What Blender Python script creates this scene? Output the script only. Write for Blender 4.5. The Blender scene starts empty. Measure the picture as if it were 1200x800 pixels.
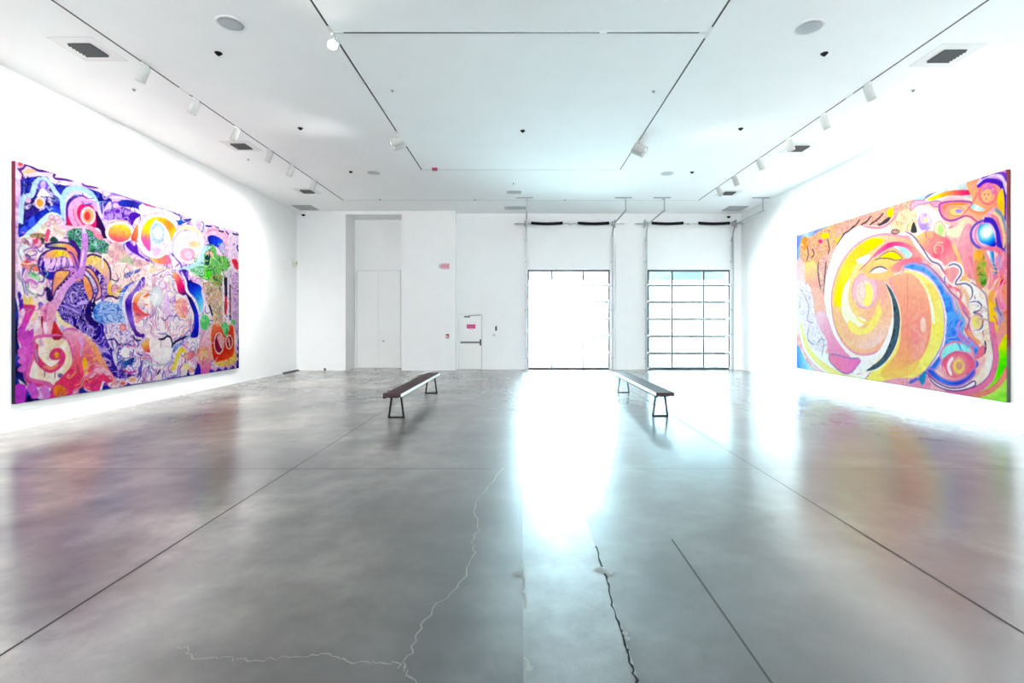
import bpy, bmesh, math, random
import numpy as np
from mathutils import Vector, Matrix
random.seed(7)
PI = math.pi
C = bpy.context.scene.collection

# ------------------------------------------------------------------ measured camera
F = 580.0            # focal length in pixels of the 1200 x 800 frame
CX, CY = 611.0, 378.0
CAM_H = 1.75
H = 5.83             # ceiling height
XW = 8.22            # half width of the room
YB = 18.1            # front of the left blocks of the back wall
YG = 18.5            # wall with the garage doors
YREAR = -7.0

def on_ceiling(px, py):
    d = F * (H - CAM_H) / (CY - py)
    return (px - CX) / F * d, d
def at_depth(px, py, d):
    return (px - CX) / F * d, CAM_H + (CY - py) / F * d

# ------------------------------------------------------------------ materials
def mat(name, col=(.8, .8, .8), rough=.5, metal=0.0, spec=.5, emit=None, estr=0.0, coat=0.0):
    m = bpy.data.materials.new(name); m.use_nodes = True
    b = m.node_tree.nodes['Principled BSDF']
    b.inputs['Base Color'].default_value = (*col, 1)
    b.inputs['Roughness'].default_value = rough
    b.inputs['Metallic'].default_value = metal
    b.inputs['Specular IOR Level'].default_value = spec
    b.inputs['Coat Weight'].default_value = coat
    if emit:
        b.inputs['Emission Color'].default_value = (*emit, 1)
        b.inputs['Emission Strength'].default_value = estr
    return m

def noisy(name, c0, c1, scale, rough=.6, spec=.3, bump=0.0, detail=4):
    m = mat(name, c0, rough, 0, spec)
    nt = m.node_tree; N = nt.nodes; L = nt.links; b = N['Principled BSDF']
    tc = N.new('ShaderNodeTexCoord'); no = N.new('ShaderNodeTexNoise')
    no.inputs['Scale'].default_value = scale; no.inputs['Detail'].default_value = detail
    L.new(tc.outputs['Object'], no.inputs['Vector'])
    cr = N.new('ShaderNodeValToRGB')
    cr.color_ramp.elements[0].position = .3; cr.color_ramp.elements[1].position = .7
    cr.color_ramp.elements[0].color = (*c0, 1); cr.color_ramp.elements[1].color = (*c1, 1)
    L.new(no.outputs['Fac'], cr.inputs['Fac']); L.new(cr.outputs['Color'], b.inputs['Base Color'])
    if bump:
        bp = N.new('ShaderNodeBump'); bp.inputs['Strength'].default_value = bump; bp.inputs['Distance'].default_value = .01
        L.new(no.outputs['Fac'], bp.inputs['Height']); L.new(bp.outputs['Normal'], b.inputs['Normal'])
    return m

M = {}
M['wall'] = noisy('white_wall_paint', (.80, .80, .80), (.82, .82, .82), 3, .7, .2)
M['ceiling'] = noisy('white_ceiling_paint', (.90, .90, .90), (.92, .92, .92), 2, .8, .1)
M['lamp_body'] = mat('pale_grey_lamp_metal', (.56, .57, .55), .6, 0, .2)
M['louvre'] = mat('grey_louvre', (.11, .115, .12), .6, 0, .2)
M['white_metal'] = mat('white_powder_coat', (.74, .74, .73), .4)
M['grey_metal'] = mat('brushed_aluminium', (.30, .33, .34), .5, .4)
M['dark_frame'] = mat('dark_anodised_frame', (.06, .075, .085), .45, .3)
M['galv'] = mat('galvanised_steel', (.42, .45, .46), .45, .6)
M['black'] = mat('black_steel', (.008, .008, .009), .7, 0, .15)
M['bar'] = mat('dull_steel', (.16, .17, .165), .5, .3)
M['blackrub'] = mat('black_rubber', (.01, .01, .012), .6)
M['slot'] = mat('dark_track_slot', (.03, .032, .034), .6)
M['seam'] = mat('grey_ceiling_seam', (.52, .54, .55), .7)
M['speaker'] = noisy('grey_grille_cloth', (.40, .42, .44), (.46, .48, .50), 180, .7)
M['ventdark'] = mat('dark_duct', (.035, .04, .042), .8)
M['grille'] = mat('grey_return_grille', (.42, .43, .44), .6)
M['door'] = mat('white_door_paint', (.80, .80, .79), .45)
M['red'] = mat('red_plastic', (.42, .01, .07), .4)
M['pink'] = mat('pale_red_acrylic', (.72, .36, .44), .4)
M['pinkdark'] = mat('red_lettering', (.55, .12, .22), .5)
M['signred'] = mat('magenta_red_sign', (.62, .05, .25), .5)
M['signwhite'] = mat('white_sign', (.9, .85, .88), .5)
M['cream'] = mat('cream_plastic', (.72, .72, .60), .5)
M['lens'] = mat('frosted_lamp_lens', (.9, .88, .8), .4, emit=(1, .95, .85), estr=2.0)
M['lamp'] = mat('bright_lamp_face', (1, 1, 1), .4, emit=(1, .97, .90), estr=60.0)

def wood_mat():
    m = mat('dark_stained_wood', (.06, .03, .03), .5, 0, .12)
    nt = m.node_tree; N = nt.nodes; L = nt.links; b = N['Principled BSDF']
    tc = N.new('ShaderNodeTexCoord'); mp = N.new('ShaderNodeMapping')
    mp.inputs['Scale'].default_value = (24, 1.2, 24)
    no = N.new('ShaderNodeTexNoise'); no.inputs['Scale'].default_value = 2.2; no.inputs['Detail'].default_value = 6
    cr = N.new('ShaderNodeValToRGB')
    cr.color_ramp.elements[0].color = (.028, .015, .017, 1); cr.color_ramp.elements[1].color = (.085, .048, .050, 1)
    L.new(tc.outputs['Object'], mp.inputs['Vector']); L.new(mp.outputs['Vector'], no.inputs['Vector'])
    L.new(no.outputs['Fac'], cr.inputs['Fac']); L.new(cr.outputs['Color'], b.inputs['Base Color'])
    return m
M['wood'] = wood_mat()

def glass_mat():
    m = bpy.data.materials.new('clear_pane'); m.use_nodes = True
    nt = m.node_tree; N = nt.nodes; L = nt.links
    N.remove(N['Principled BSDF'])
    tr = N.new('ShaderNodeBsdfTransparent'); tr.inputs['Color'].default_value = (.80, .96, 1.0, 1)
    gl = N.new('ShaderNodeBsdfGlossy'); gl.inputs['Roughness'].default_value = .03
    fr = N.new('ShaderNodeFresnel'); fr.inputs['IOR'].default_value = 1.45
    mx = N.new('ShaderNodeMixShader')
    L.new(fr.outputs['Fac'], mx.inputs['Fac']); L.new(tr.outputs['BSDF'], mx.inputs[1]); L.new(gl.outputs['BSDF'], mx.inputs[2])
    L.new(mx.outputs['Shader'], N['Material Output'].inputs['Surface'])
    return m
M['glass'] = glass_mat()

def floor_mat(name, dark, mid, light, seed, x_tone=True):
    m = mat(name, mid, .2, 0, .5)
    nt = m.node_tree; N = nt.nodes; L = nt.links; b = N['Principled BSDF']
    b.inputs['IOR'].default_value = FLOOR_IOR
    tc = N.new('ShaderNodeTexCoord')
    mp = N.new('ShaderNodeMapping'); mp.inputs['Location'].default_value = (seed, seed * 1.7, 0)
    L.new(tc.outputs['Object'], mp.inputs['Vector'])
    def noise(scale, detail, rough=.6, dist=0.0):
        n = N.new('ShaderNodeTexNoise'); n.inputs['Scale'].default_value = scale
        n.inputs['Detail'].default_value = detail; n.inputs['Roughness'].default_value = rough
        n.inputs['Distortion'].default_value = dist
        L.new(mp.outputs['Vector'], n.inputs['Vector']); return n
    big = noise(.5, 5, .55, .2); fine = noise(2.6, 8, .66, .1); grain = noise(140, 2, .5)
    cr = N.new('ShaderNodeValToRGB'); e = cr.color_ramp.elements
    e[0].position = .34; e[0].color = (*dark, 1); e[1].position = .68; e[1].color = (*light, 1)
    k = e.new(.5); k.color = (*mid, 1)
    L.new(big.outputs['Fac'], cr.inputs['Fac'])
    def mix(kind, fac, a, bb):
        x = N.new('ShaderNodeMix'); x.data_type = 'RGBA'; x.blend_type = kind; x.inputs['Factor'].default_value = fac
        L.new(a, x.inputs[6]); L.new(bb, x.inputs[7]); return x.outputs[2]
    def ramp(src, lo, hi, a, c):
        r = N.new('ShaderNodeValToRGB'); q = r.color_ramp.elements
        q[0].position = lo; q[0].color = (a, a, a, 1); q[1].position = hi; q[1].color = (c, c, c, 1)
        L.new(src, r.inputs['Fac']); return r.outputs['Color']
    c1 = mix('MULTIPLY', .55, cr.outputs['Color'], ramp(fine.outputs['Fac'], .36, .66, .45, 1.5))
    # the slab colour turns paler and warmer towards the left wall, darker beside the repaired strip
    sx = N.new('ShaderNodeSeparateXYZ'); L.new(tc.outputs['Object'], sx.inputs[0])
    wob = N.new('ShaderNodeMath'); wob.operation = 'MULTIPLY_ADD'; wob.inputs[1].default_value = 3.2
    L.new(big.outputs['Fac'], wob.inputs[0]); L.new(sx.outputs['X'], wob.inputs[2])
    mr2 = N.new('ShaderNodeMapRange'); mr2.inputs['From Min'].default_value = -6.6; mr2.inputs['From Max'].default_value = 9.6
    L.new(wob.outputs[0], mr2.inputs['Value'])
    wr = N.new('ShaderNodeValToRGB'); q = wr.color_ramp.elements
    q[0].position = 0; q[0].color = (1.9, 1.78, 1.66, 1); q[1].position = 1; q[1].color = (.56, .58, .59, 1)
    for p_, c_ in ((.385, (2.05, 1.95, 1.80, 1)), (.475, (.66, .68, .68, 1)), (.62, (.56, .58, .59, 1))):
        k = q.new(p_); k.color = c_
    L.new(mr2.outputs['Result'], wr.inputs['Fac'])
    if x_tone: c1 = mix('MULTIPLY', 1.0, c1, wr.outputs['Color'])
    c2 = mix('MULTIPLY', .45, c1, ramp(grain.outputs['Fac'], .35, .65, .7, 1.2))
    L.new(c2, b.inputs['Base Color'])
    mr = N.new('ShaderNodeMapRange'); mr.inputs['To Min'].default_value = FLOOR_R0; mr.inputs['To Max'].default_value = FLOOR_R1
    mr.inputs['From Min'].default_value = .3; mr.inputs['From Max'].default_value = .7
    L.new(fine.outputs['Fac'], mr.inputs['Value']); L.new(mr.outputs['Result'], b.inputs['Coat Roughness'])
    b.inputs['Roughness'].default_value = .42; b.inputs['Coat Weight'].default_value = 1; b.inputs['Coat IOR'].default_value = 1.7
    bp = N.new('ShaderNodeBump'); bp.inputs['Strength'].default_value = .015; bp.inputs['Distance'].default_value = .01
    L.new(fine.outputs['Fac'], bp.inputs['Height']); L.new(bp.outputs['Normal'], b.inputs['Normal']); L.new(bp.outputs['Normal'], b.inputs['Coat Normal'])
    return m
FLOOR_IOR, FLOOR_R0, FLOOR_R1 = 1.5, .16, .24
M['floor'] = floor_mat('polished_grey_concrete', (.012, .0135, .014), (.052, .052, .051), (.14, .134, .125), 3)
M['patch'] = floor_mat('pale_concrete_patch', (.055, .062, .062), (.090, .097, .096), (.130, .137, .135), 11, False)
M['joint'] = mat('floor_joint', (.010, .010, .010), .6, 0, .2)
M['crack'] = mat('pale_crack_filler', (.15, .145, .135), .6, 0, .2)
M['crackdark'] = mat('dark_crack', (.006, .0065, .0065), .7, 0, .1)

# ------------------------------------------------------------------ mesh building
def add_box(bm, x0, x1, y0, y1, z0, z1, mi=0, bev=0.0):
    vs = [bm.verts.new((x, y, z)) for x in (x0, x1) for y in (y0, y1) for z in (z0, z1)]
    fs = []
    for q in ((0, 1, 3, 2), (4, 6, 7, 5), (0, 4, 5, 1), (2, 3, 7, 6), (0, 2, 6, 4), (1, 5, 7, 3)):
        f = bm.faces.new([vs[i] for i in q]); f.material_index = mi; fs.append(f)
    if bev:
        es = list({e for f in fs for e in f.edges})
        bmesh.ops.bevel(bm, geom=es, offset=bev, segments=2, affect='EDGES', profile=.6)
    return vs

def add_tube(bm, pts, r, seg=10, mi=0, cap=True, smooth=True):
    pts = [Vector(p) for p in pts]; n = len(pts)
    rs = r if isinstance(r, (list, tuple)) else [r] * n
    rings = []; up = None
    for i, p in enumerate(pts):
        t = (pts[min(i + 1, n - 1)] - pts[max(i - 1, 0)])
        t = t.normalized() if t.length > 1e-9 else (pts[-1] - pts[0]).normalized()
        if up is None:
            up = Vector((0, 0, 1)) if abs(t.z) < .9 else Vector((1, 0, 0))
        a = t.cross(up)
        if a.length < 1e-6: a = t.cross(Vector((1, 0, 0)))
        a.normalize(); b = t.cross(a).normalized()
        rings.append([bm.verts.new(p + (a * math.cos(2 * PI * k / seg) + b * math.sin(2 * PI * k / seg)) * rs[i]) for k in range(seg)])
    for i in range(n - 1):
        for k in range(seg):
            f = bm.faces.new((rings[i][k], rings[i][(k + 1) % seg], rings[i + 1][(k + 1) % seg], rings[i + 1][k]))
            f.material_index = mi; f.smooth = smooth
    if cap:
        for ring in (rings[0], rings[-1]):
            f = bm.faces.new(ring); f.material_index = mi

def add_lathe(bm, prof, centre=(0, 0, 0), axis=(0, 0, 1), seg=24, mi=0):
    """prof: list of (radius, distance along axis)."""
    ax = Vector(axis).normalized(); c = Vector(centre)
    a = ax.cross(Vector((0, 1, 0)) if abs(ax.y) < .9 else Vector((1, 0, 0))).normalized(); b = ax.cross(a)
    rings = []
    for r, h in prof:
        rings.append([bm.verts.new(c + ax * h + (a * math.cos(2 * PI * k / seg) + b * math.sin(2 * PI * k / seg)) * max(r, 1e-4)) for k in range(seg)])
    for i in range(len(prof) - 1):
        for k in range(seg):
            f = bm.faces.new((rings[i][k], rings[i][(k + 1) % seg], rings[i + 1][(k + 1) % seg], rings[i + 1][k]))
            f.material_index = mi; f.smooth = True
    f = bm.faces.new(rings[0]); f.material_index = mi
    f = bm.faces.new(rings[-1]); f.material_index = mi

def add_prism(bm, poly, y0, y1, mi=0):
    """poly in (x, z), extruded along y."""
    a = [bm.verts.new((x, y0, z)) for x, z in poly]; b = [bm.verts.new((x, y1, z)) for x, z in poly]
    n = len(poly)
    for f in (bm.faces.new(a), bm.faces.new(b[::-1])): f.material_index = mi
    for i in range(n):
        f = bm.faces.new((a[i], b[i], b[(i + 1) % n], a[(i + 1) % n])); f.material_index = mi

def obj(name, bm, m, parent=None, loc=None):
    bmesh.ops.recalc_face_normals(bm, faces=bm.faces)
    me = bpy.data.meshes.new(name); bm.to_mesh(me); bm.free()
    o = bpy.data.objects.new(name, me); C.objects.link(o)
    for x in (m if isinstance(m, (list, tuple)) else [m]): me.materials.append(x)
    if parent: o.parent = parent
    if loc: o.location = loc
    return o
def boxes(*bs, bev=0.0):
    bm = bmesh.new()
    for b in bs: add_box(bm, *b, bev=bev)
    return bm
def tag(o, label=None, cat=None, group=None, kind=None):
    if label: o['label'] = label
    if cat: o['category'] = cat
    if group: o['group'] = group
    if kind: o['kind'] = kind
    return o
def thing(name, label, cat, loc=(0, 0, 0), rot=(0, 0, 0), group=None, kind=None):
    o = bpy.data.objects.new(name, None); C.objects.link(o)
    o.location = loc; o.rotation_euler = rot; o.empty_display_size = .1
    return tag(o, label, cat, group, kind)
def struct(name, bm, m, label=None, cat=None, parent=None):
    o = obj(name, bm, m, parent)
    return tag(o, label, cat, kind='structure')
def copy_tree(o, parent=None):
    c = o.copy(); C.objects.link(c)
    if parent: c.parent = parent
    for ch in list(o.children):
        if ch.type == 'LIGHT': continue
        copy_tree(ch, c)
    return c
P_SPOT = 300.0
SKY = 100.0
SKY_COL = (.915, .975, 1.0)
EXPO = 0.5
RW, RT0, RT = 3.0, 4.3, 5.0  # size of the rear opening, added to let in fill light
PAINT_ALB = .36
# ------------------------------------------------------------------ floor (joints, cracks and the repaired strip belong to it)
def strip_faces(bm, pts, w, z, mi, taper=False):
    """a thin ribbon lying on the floor along pts (x, y)"""
    n = len(pts); L, R = [], []
    for i in range(n):
        a = Vector(pts[max(i - 1, 0)]); b = Vector(pts[min(i + 1, n - 1)])
        t = (b - a).normalized(); nn = Vector((-t.y, t.x))
        ww = w * (.55 + .9 * random.random()) / 2 if taper else w / 2
        p = Vector(pts[i])
        L.append(bm.verts.new((*(p + nn * ww), z))); R.append(bm.verts.new((*(p - nn * ww), z)))
    for i in range(n - 1):
        f = bm.faces.new((L[i], R[i], R[i + 1], L[i + 1])); f.material_index = mi
def on_floor(px, py):
    d = F * CAM_H / (py - CY)
    return ((px - CX) / F * d, d)
def crackpath(pix, sub=5, amp=.018):
    pts = [Vector(on_floor(*p)) for p in pix]; out = []
    for a, b in zip(pts, pts[1:]):
        for k in range(sub):
            p = a.lerp(b, k / sub)
            out.append((p.x + random.uniform(-amp, amp), p.y + random.uniform(-amp, amp)))
    out.append(tuple(pts[-1])); return out

bm = bmesh.new()
add_box(bm, -XW - .3, XW + .3, YREAR - .3, 19.4, -.2, 0, 0)
# repaired trench: paler concrete running from the camera to the garage door
add_box(bm, .01, .575, -2, 18.35, -.05, .0006, 1)
for x in (-2.74, 2.83):
    strip_faces(bm, [(x, YREAR + .1), (x, 18.0)], .016, .0012, 2)
strip_faces(bm, [(1.215, YREAR + .1), (1.215, 4.0)], .014, .0012, 2)
strip_faces(bm, [(-XW + .02, 5.93), (-.35, 5.93)], .016, .0012, 2)
strip_faces(bm, [(.9, 5.93), (XW - .02, 5.93)], .010, .0012, 2)
for pix in ([(490, 800), (480, 789), (470, 780), (483, 765), (489, 742), (503, 718), (522, 700), (540, 684), (552, 660), (556, 650), (554, 636), (560, 622), (557, 604), (559, 588), (574, 568), (590, 548)],
            [(470, 780), (452, 776), (430, 778), (405, 773), (380, 766), (352, 770), (320, 772), (290, 774), (262, 772), (228, 771), (219, 760), (208, 757)],
            [(75, 747), (50, 746), (20, 751), (0, 750)]):
    strip_faces(bm, crackpath(pix), .008, .0014, 3, True)
strip_faces(bm, crackpath([(748, 806), (743, 790), (736, 768), (733, 752), (722, 724), (715, 700), (712, 680), (704, 662), (698, 640)], 5, .008), .012, .0016, 4, True)
for pix in ([(612, 660), (613, 690), (615, 712)], [(614, 770), (620, 778), (622, 786)]):
    strip_faces(bm, crackpath(pix, 5, .012), .016, .0016, 3, True)
for (px, py, w) in ((606, 672, .05), (704, 668, .07), (714, 672, .05), (735, 748, .03), (732, 742, .03), (619, 784, .025)):   # chipped spots beside the strip
    x, y = on_floor(px, py); n = 9
    vs = [bm.verts.new((x + w * .6 * math.cos(2 * PI * k / n) * random.uniform(.6, 1.2), y + w * .8 * math.sin(2 * PI * k / n) * random.uniform(.6, 1.2), .0018)) for k in range(n)]
    bm.faces.new(vs).material_index = 3
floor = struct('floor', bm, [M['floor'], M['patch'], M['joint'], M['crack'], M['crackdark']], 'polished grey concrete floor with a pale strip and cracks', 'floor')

# ------------------------------------------------------------------ shell
struct('ceiling', boxes((-XW - .3, XW + .3, YREAR - .3, 19.4, H, H + .2)), M['ceiling'], 'white painted ceiling of the gallery', 'ceiling')
struct('wall_left', boxes((-XW - .2, -XW, YREAR - .3, 19.4, 0, H)), M['wall'], 'white wall behind the purple painting', 'wall')
struct('wall_right', boxes((XW, XW + .2, YREAR - .3, 19.4, 0, H)), M['wall'], 'white wall behind the orange spiral painting', 'wall')
struct('wall_rear', boxes((-XW, -RW, YREAR - .2, YREAR, 0, H), (RW, XW, YREAR - .2, YREAR, 0, H), (-RW, RW, YREAR - .2, YREAR, RT, H), (-RW, RW, YREAR - .2, YREAR, 0, RT0)), M['wall'], 'white wall behind the camera with an added window for fill light', 'wall')

XA0 = (405 - CX) / F * YB     # alcove left edge
XA1 = (470.5 - CX) / F * YB   # alcove right edge
XB = (533.2 - CX) / F * YB    # edge of the projecting block
YA = 19.1
struct('wall_back', boxes((-XW, XA0, YB, 19.4, 0, H)), M['wall'], 'white back wall block left of the tall door alcove', 'wall')
struct('wall_back_block', boxes((XA1, XB, YB, 19.4, 0, H)), M['wall'], 'white projecting wall block between the alcove and the emergency door', 'wall')
struct('wall_back_alcove', boxes((XA0, XA1, YA, 19.4, 0, H), (XA0, XA1, YB, YA, 5.71, H)), M['wall'], 'recessed white wall of the tall door alcove', 'wall')
# wall with the two garage openings and the exit door opening
G = [(.19, 3.38), (4.66, 7.85)]; GT = 3.69
O = [(a + .07, b - .115) for a, b in G]     # clear openings, lapped by the doors
ED0, ED1, EDT = (537 - CX) / F * YG, (566 - CX) / F * YG, 2.1
struct('wall_back_garage', boxes((XB, ED0, YG, YG + .25, 0, H), (ED0, ED1, YG, YG + .25, EDT, H), (ED1, O[0][0], YG, YG + .25, 0, H),
       (O[0][0], O[0][1], YG, YG + .25, GT, H), (O[0][1], O[1][0], YG, YG + .25, 0, H), (O[1][0], O[1][1], YG, YG + .25, GT, H), (O[1][1], XW, YG, YG + .25, 0, H), (ED0 - .1, ED1 + .1, YG + .252, YG + .30, 0, EDT + .1)),  # last box is added behind the exit door to block light leaks
       M['wall'], 'white back wall with the two glazed garage doors', 'wall')
struct('trim_1', boxes((3.52, 4.22, YG - .05, YG, 0, 4.68)), M['wall'], 'shallow white panel on the wall between the two garage doors', 'wall panel')
# thin seams across the ceiling
struct('trim_2', boxes((-2.60, 2.55, 13.2, 13.225, H - .004, H + .01)), M['seam'], 'thin grey ceiling seam joining the ends of the two inner tracks', 'trim')
struct('trim_3', boxes((-5.85, 5.85, 16.5, 16.525, H - .004, H + .01)), M['seam'], 'thin grey ceiling seam joining the ends of the two outer tracks', 'trim')

bm = bmesh.new()  # frame of the added window behind the camera, a source of fill light
for k in range(7):
    xx = -RW + k * 2 * RW / 6; add_box(bm, xx - .04, xx + .04, YREAR - .15, YREAR - .05, RT0, RT)
add_box(bm, -RW, RW, YREAR - .15, YREAR - .05, RT - .08, RT); add_box(bm, -RW, RW, YREAR - .15, YREAR - .05, RT0, RT0 + .08)
struct('fill_window_1', bm, M['grey_metal'], 'added high window behind the camera that lets in fill light', 'window')
# ------------------------------------------------------------------ door_1: tall double door in the alcove
d1 = thing('door_1', 'tall flush white double door in the recessed alcove', 'door', (0, YA, 0), kind='structure')
x0, x1 = (417.5 - CX) / F * YA, (470 - CX) / F * YA
zt = CAM_H + (CY - 316) / F * YA
xm = (x0 + x1) / 2
obj('door_frame', boxes((x0, x0 + .05, -.06, -.002, 0, zt), (x1 - .03, x1 - .003, -.06, -.002, 0, zt), (x0, x1 - .003, -.06, -.002, zt - .05, zt)), M['white_metal'], d1)
for a, b in ((x0 + .055, xm - .003), (xm + .003, x1 - .035)):
    obj('door_leaf', boxes((a, b, -.04, -.003, .012, zt - .055), bev=.003), M['door'], d1)
bm = bmesh.new(); kx, kz = at_depth(450, 399.5, YA)
add_lathe(bm, [(.035, 0), (.035, .01), (.014, .014), (.014, .05), (.03, .055), (.034, .075), (.02, .09)], (kx, -.04, kz), (0, -1, 0), 16)
tag(obj('door_knob', bm, M['galv'], d1), 'dull steel knob')
bm = boxes((x0 - .0, x1 - .004, -.045, -.02, 0, .012)); obj('threshold', bm, M['galv'], d1)

# ------------------------------------------------------------------ door_2: emergency exit door
d2 = thing('door_2', 'small white emergency exit door with a push bar', 'door', (0, YG, 0), kind='structure')
obj('door_frame', boxes((ED0 + .002, ED0 + .05, -.015, .12, 0, EDT - .05), (ED1 - .05, ED1 - .002, -.015, .12, 0, EDT - .05), (ED0 + .002, ED1 - .002, -.015, .12, EDT - .05, EDT - .002)), M['white_metal'], d2)
leaf = obj('door_leaf', boxes((ED0 + .055, ED1 - .062, .03, .075, .01, EDT - .055), bev=.003), M['door'], d2)
bm = boxes((ED0 + .08, ED1 - .10, -.03, .0, .98, 1.05), (ED0 + .08, ED0 + .13, .0, .03, .985, 1.045), bev=.004)
tag(obj('push_bar', bm, M['bar'], d2), 'steel push bar')
tag(obj('latch_box', boxes((ED1 - .125, ED1 - .066, -.035, .03, .90, 1.13), bev=.006), M['dark_frame'], d2), 'dark steel latch case')
cl = obj('door_closer', boxes((ED0 + .22, ED0 + .44, -.03, .03, 1.945, 2.005), bev=.006), M['bar'], d2)
bm = bmesh.new(); add_tube(bm, [(ED0 + .4, -.01, 2.01), (ED0 + .62, -.06, 2.03), (ED1 - .08, -.02, 2.035)], .011, 8)
obj('closer_arm', bm, M['bar'], cl)
obj('gap_shadow_strip', boxes((ED1 - .062, ED1 - .05, .03, .06, .01, EDT - .055)), M['blackrub'], d2)  # dark strip painting the shadow line beside the door leaf

# red sign on the exit door, too small to read: a row of letter strokes on red with a small line below
sx, sz = at_depth(552, 382.5, YG)
sg = thing('door_sign', 'small magenta warning sign stuck on the emergency exit door', 'sign', (sx, YG + .028, sz))
obj('plate', boxes((-.17, .17, -.004, 0, -.16, .10)), M['signwhite'], sg)
obj('red_field', boxes((-.165, .165, -.007, -.004, -.075, .085)), M['signred'], sg)
bm = bmesh.new()
for k in range(8):
    xk = -.13 + k * .036
    add_box(bm, xk, xk + .013, -.009, -.007, -.035, .045)
    if k % 2: add_box(bm, xk, xk + .026, -.009, -.007, .03, .045)
    elif k % 3: add_box(bm, xk, xk + .026, -.009, -.007, -.035, -.02)
obj('lettering', bm, M['pinkdark'], sg)
bm = bmesh.new()
for k in range(9): add_box(bm, -.10 + k * .023, -.10 + k * .023 + .013, -.006, -.004, -.125, -.10)
obj('small_lettering', bm, M['signred'], sg)

# ------------------------------------------------------------------ garage doors
ROWS = [3.72, 3.13, 2.515, 1.88, 1.235, .60, .02]
def garage_door(name, gx0, gx1, label):
    w = gx1 - gx0
    r = thing(name, label, 'garage door', (gx0, YG, 0), kind='structure')
    fx0, fx1 = .045, w - .09
    cols = [fx0 + .0, fx0 + .29 * (fx1 - fx0) + .02, fx0 + .30 * (fx1 - fx0) + .38 * (fx1 - fx0), fx1]
    for i in range(6):
        zt_, zb = ROWS[i], ROWS[i + 1] + .004
        tr = .075 if i == 0 else .040
        br = .07 if i == 5 else .040
        b = [(fx0, fx1, -.065, -.025, zt_ - tr, zt_), (fx0, fx1, -.065, -.025, zb, zb + br),
             (fx0, fx0 + .06, -.065, -.025, zb + br, zt_ - tr), (fx1 - .06, fx1, -.065, -.025, zb + br, zt_ - tr)]
        for c in cols[1:3]: b.append((c - .034, c + .034, -.065, -.025, zb + br, zt_ - tr))
        s = obj('door_section', boxes(*b), M['dark_frame'], r)
        ed = [fx0 + .06, cols[1] - .034, cols[1] + .034, cols[2] - .034, cols[2] + .034, fx1 - .06]
        for k in range(3):
            obj('glass_pane', boxes((ed[2 * k] + .001, ed[2 * k + 1] - .001, -.048, -.042, zb + br + .001, zt_ - tr - .001)), M['glass'], s)
        bm = bmesh.new()
        for xx in (fx0 - .005, fx1 + .005):
            zz = zb + .02
            add_box(bm, xx - .035, xx + .035, -.085, -.066, zz - .035, zz + .045)
            add_tube(bm, [(xx - .045, -.08, zz + .01), (xx + .045, -.08, zz + .01)], .022, 10)
        obj('roller_hinge', bm, M['white_metal'], s)
    obj('bottom_seal', boxes((fx0, fx1, -.07, -.02, .0, .022)), M['blackrub'], r)
    for sx_, xx in ((-1, -.012), (1, w + .012)):
        # vertical track that bends towards the room under the ceiling
        bm = bmesh.new()
        add_box(bm, xx - .03, xx + .03, -.13, -.115, .0, 4.95)
        add_box(bm, xx - .03, xx - .022, -.115, -.07, .0, 4.95); add_box(bm, xx + .022, xx + .03, -.115, -.07, .0, 4.95)
        for zz in (.4, 1.3, 2.2, 3.1, 4.0, 4.8): add_box(bm, xx - .05, xx + .05, -.07, -.0, zz, zz + .05)
        obj('vertical_track', bm, M['galv'], r)
        bm = bmesh.new()
        pts = [(xx, -.12, 4.95)] + [(xx, -.12 - .42 * (1 - math.cos(a)), 4.95 + .42 * math.sin(a)) for a in [k * PI / 16 for k in range(1, 9)]] + [(xx, -2.45, 5.40)]
        add_tube(bm, pts, .026, 8)
        obj('horizontal_track', bm, M['galv'], r)
        bm = bmesh.new()
        add_box(bm, xx - .018, xx + .018, -2.42, -2.39, 5.36, H - .001)
        add_box(bm, xx - .35, xx + .20, -2.43, -2.38, H - .035, H - .001)
        obj('track_hanger', bm, M['galv'], r)
        # cable drum and end bearing plate of the lift shaft
        bm = bmesh.new()
        add_lathe(bm, [(.03, -.06), (.095, -.05), (.09, -.02), (.075, -.01), (.075, .03), (.095, .04), (.03, .05)], (xx + sx_ * .01, -.16, 5.42), (1, 0, 0), 18)
        add_box(bm, xx + sx_ * .075 - .006, xx + sx_ * .075 + .006, -.26, -.002, 5.28, 5.56)
        obj('cable_drum', bm, M['galv'], r)
    bm = bmesh.new(); add_tube(bm, [(-.45, -.16, 5.42), (w + .45, -.16, 5.42)], .014, 8)
    obj('lift_shaft', bm, M['galv'], r)
    bm = bmesh.new()
    add_box(bm, w / 2 - .05, w / 2 + .05, -.20, -.002, 5.38, 5.46); add_lathe(bm, [(.05, -.03), (.06, 0), (.05, .03)], (w / 2, -.16, 5.42), (1, 0, 0), 14)
    obj('centre_bracket', bm, M['white_metal'], r)
    for a, b in ((.17, 1.34), (1.90, 3.06)):
        bm = bmesh.new(); n = 60; pts = []; rs = []
        for k in range(n + 1):
            t = k / n
            pts.append((a + (b - a) * t, -.16, 5.415 + .03 * (2 * t - 1) ** 2)); rs.append(.058 if k % 2 else .052)
        add_tube(bm, pts, rs, 12)
        tag(obj('torsion_spring', bm, M['black'], r), 'black coil spring')
    return r
garage_door('door_3', *G[0], 'glazed garage door nearer the emergency door, flooded with daylight')
garage_door('door_4', *G[1], 'glazed garage door beside the right wall with its grid showing')

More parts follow.
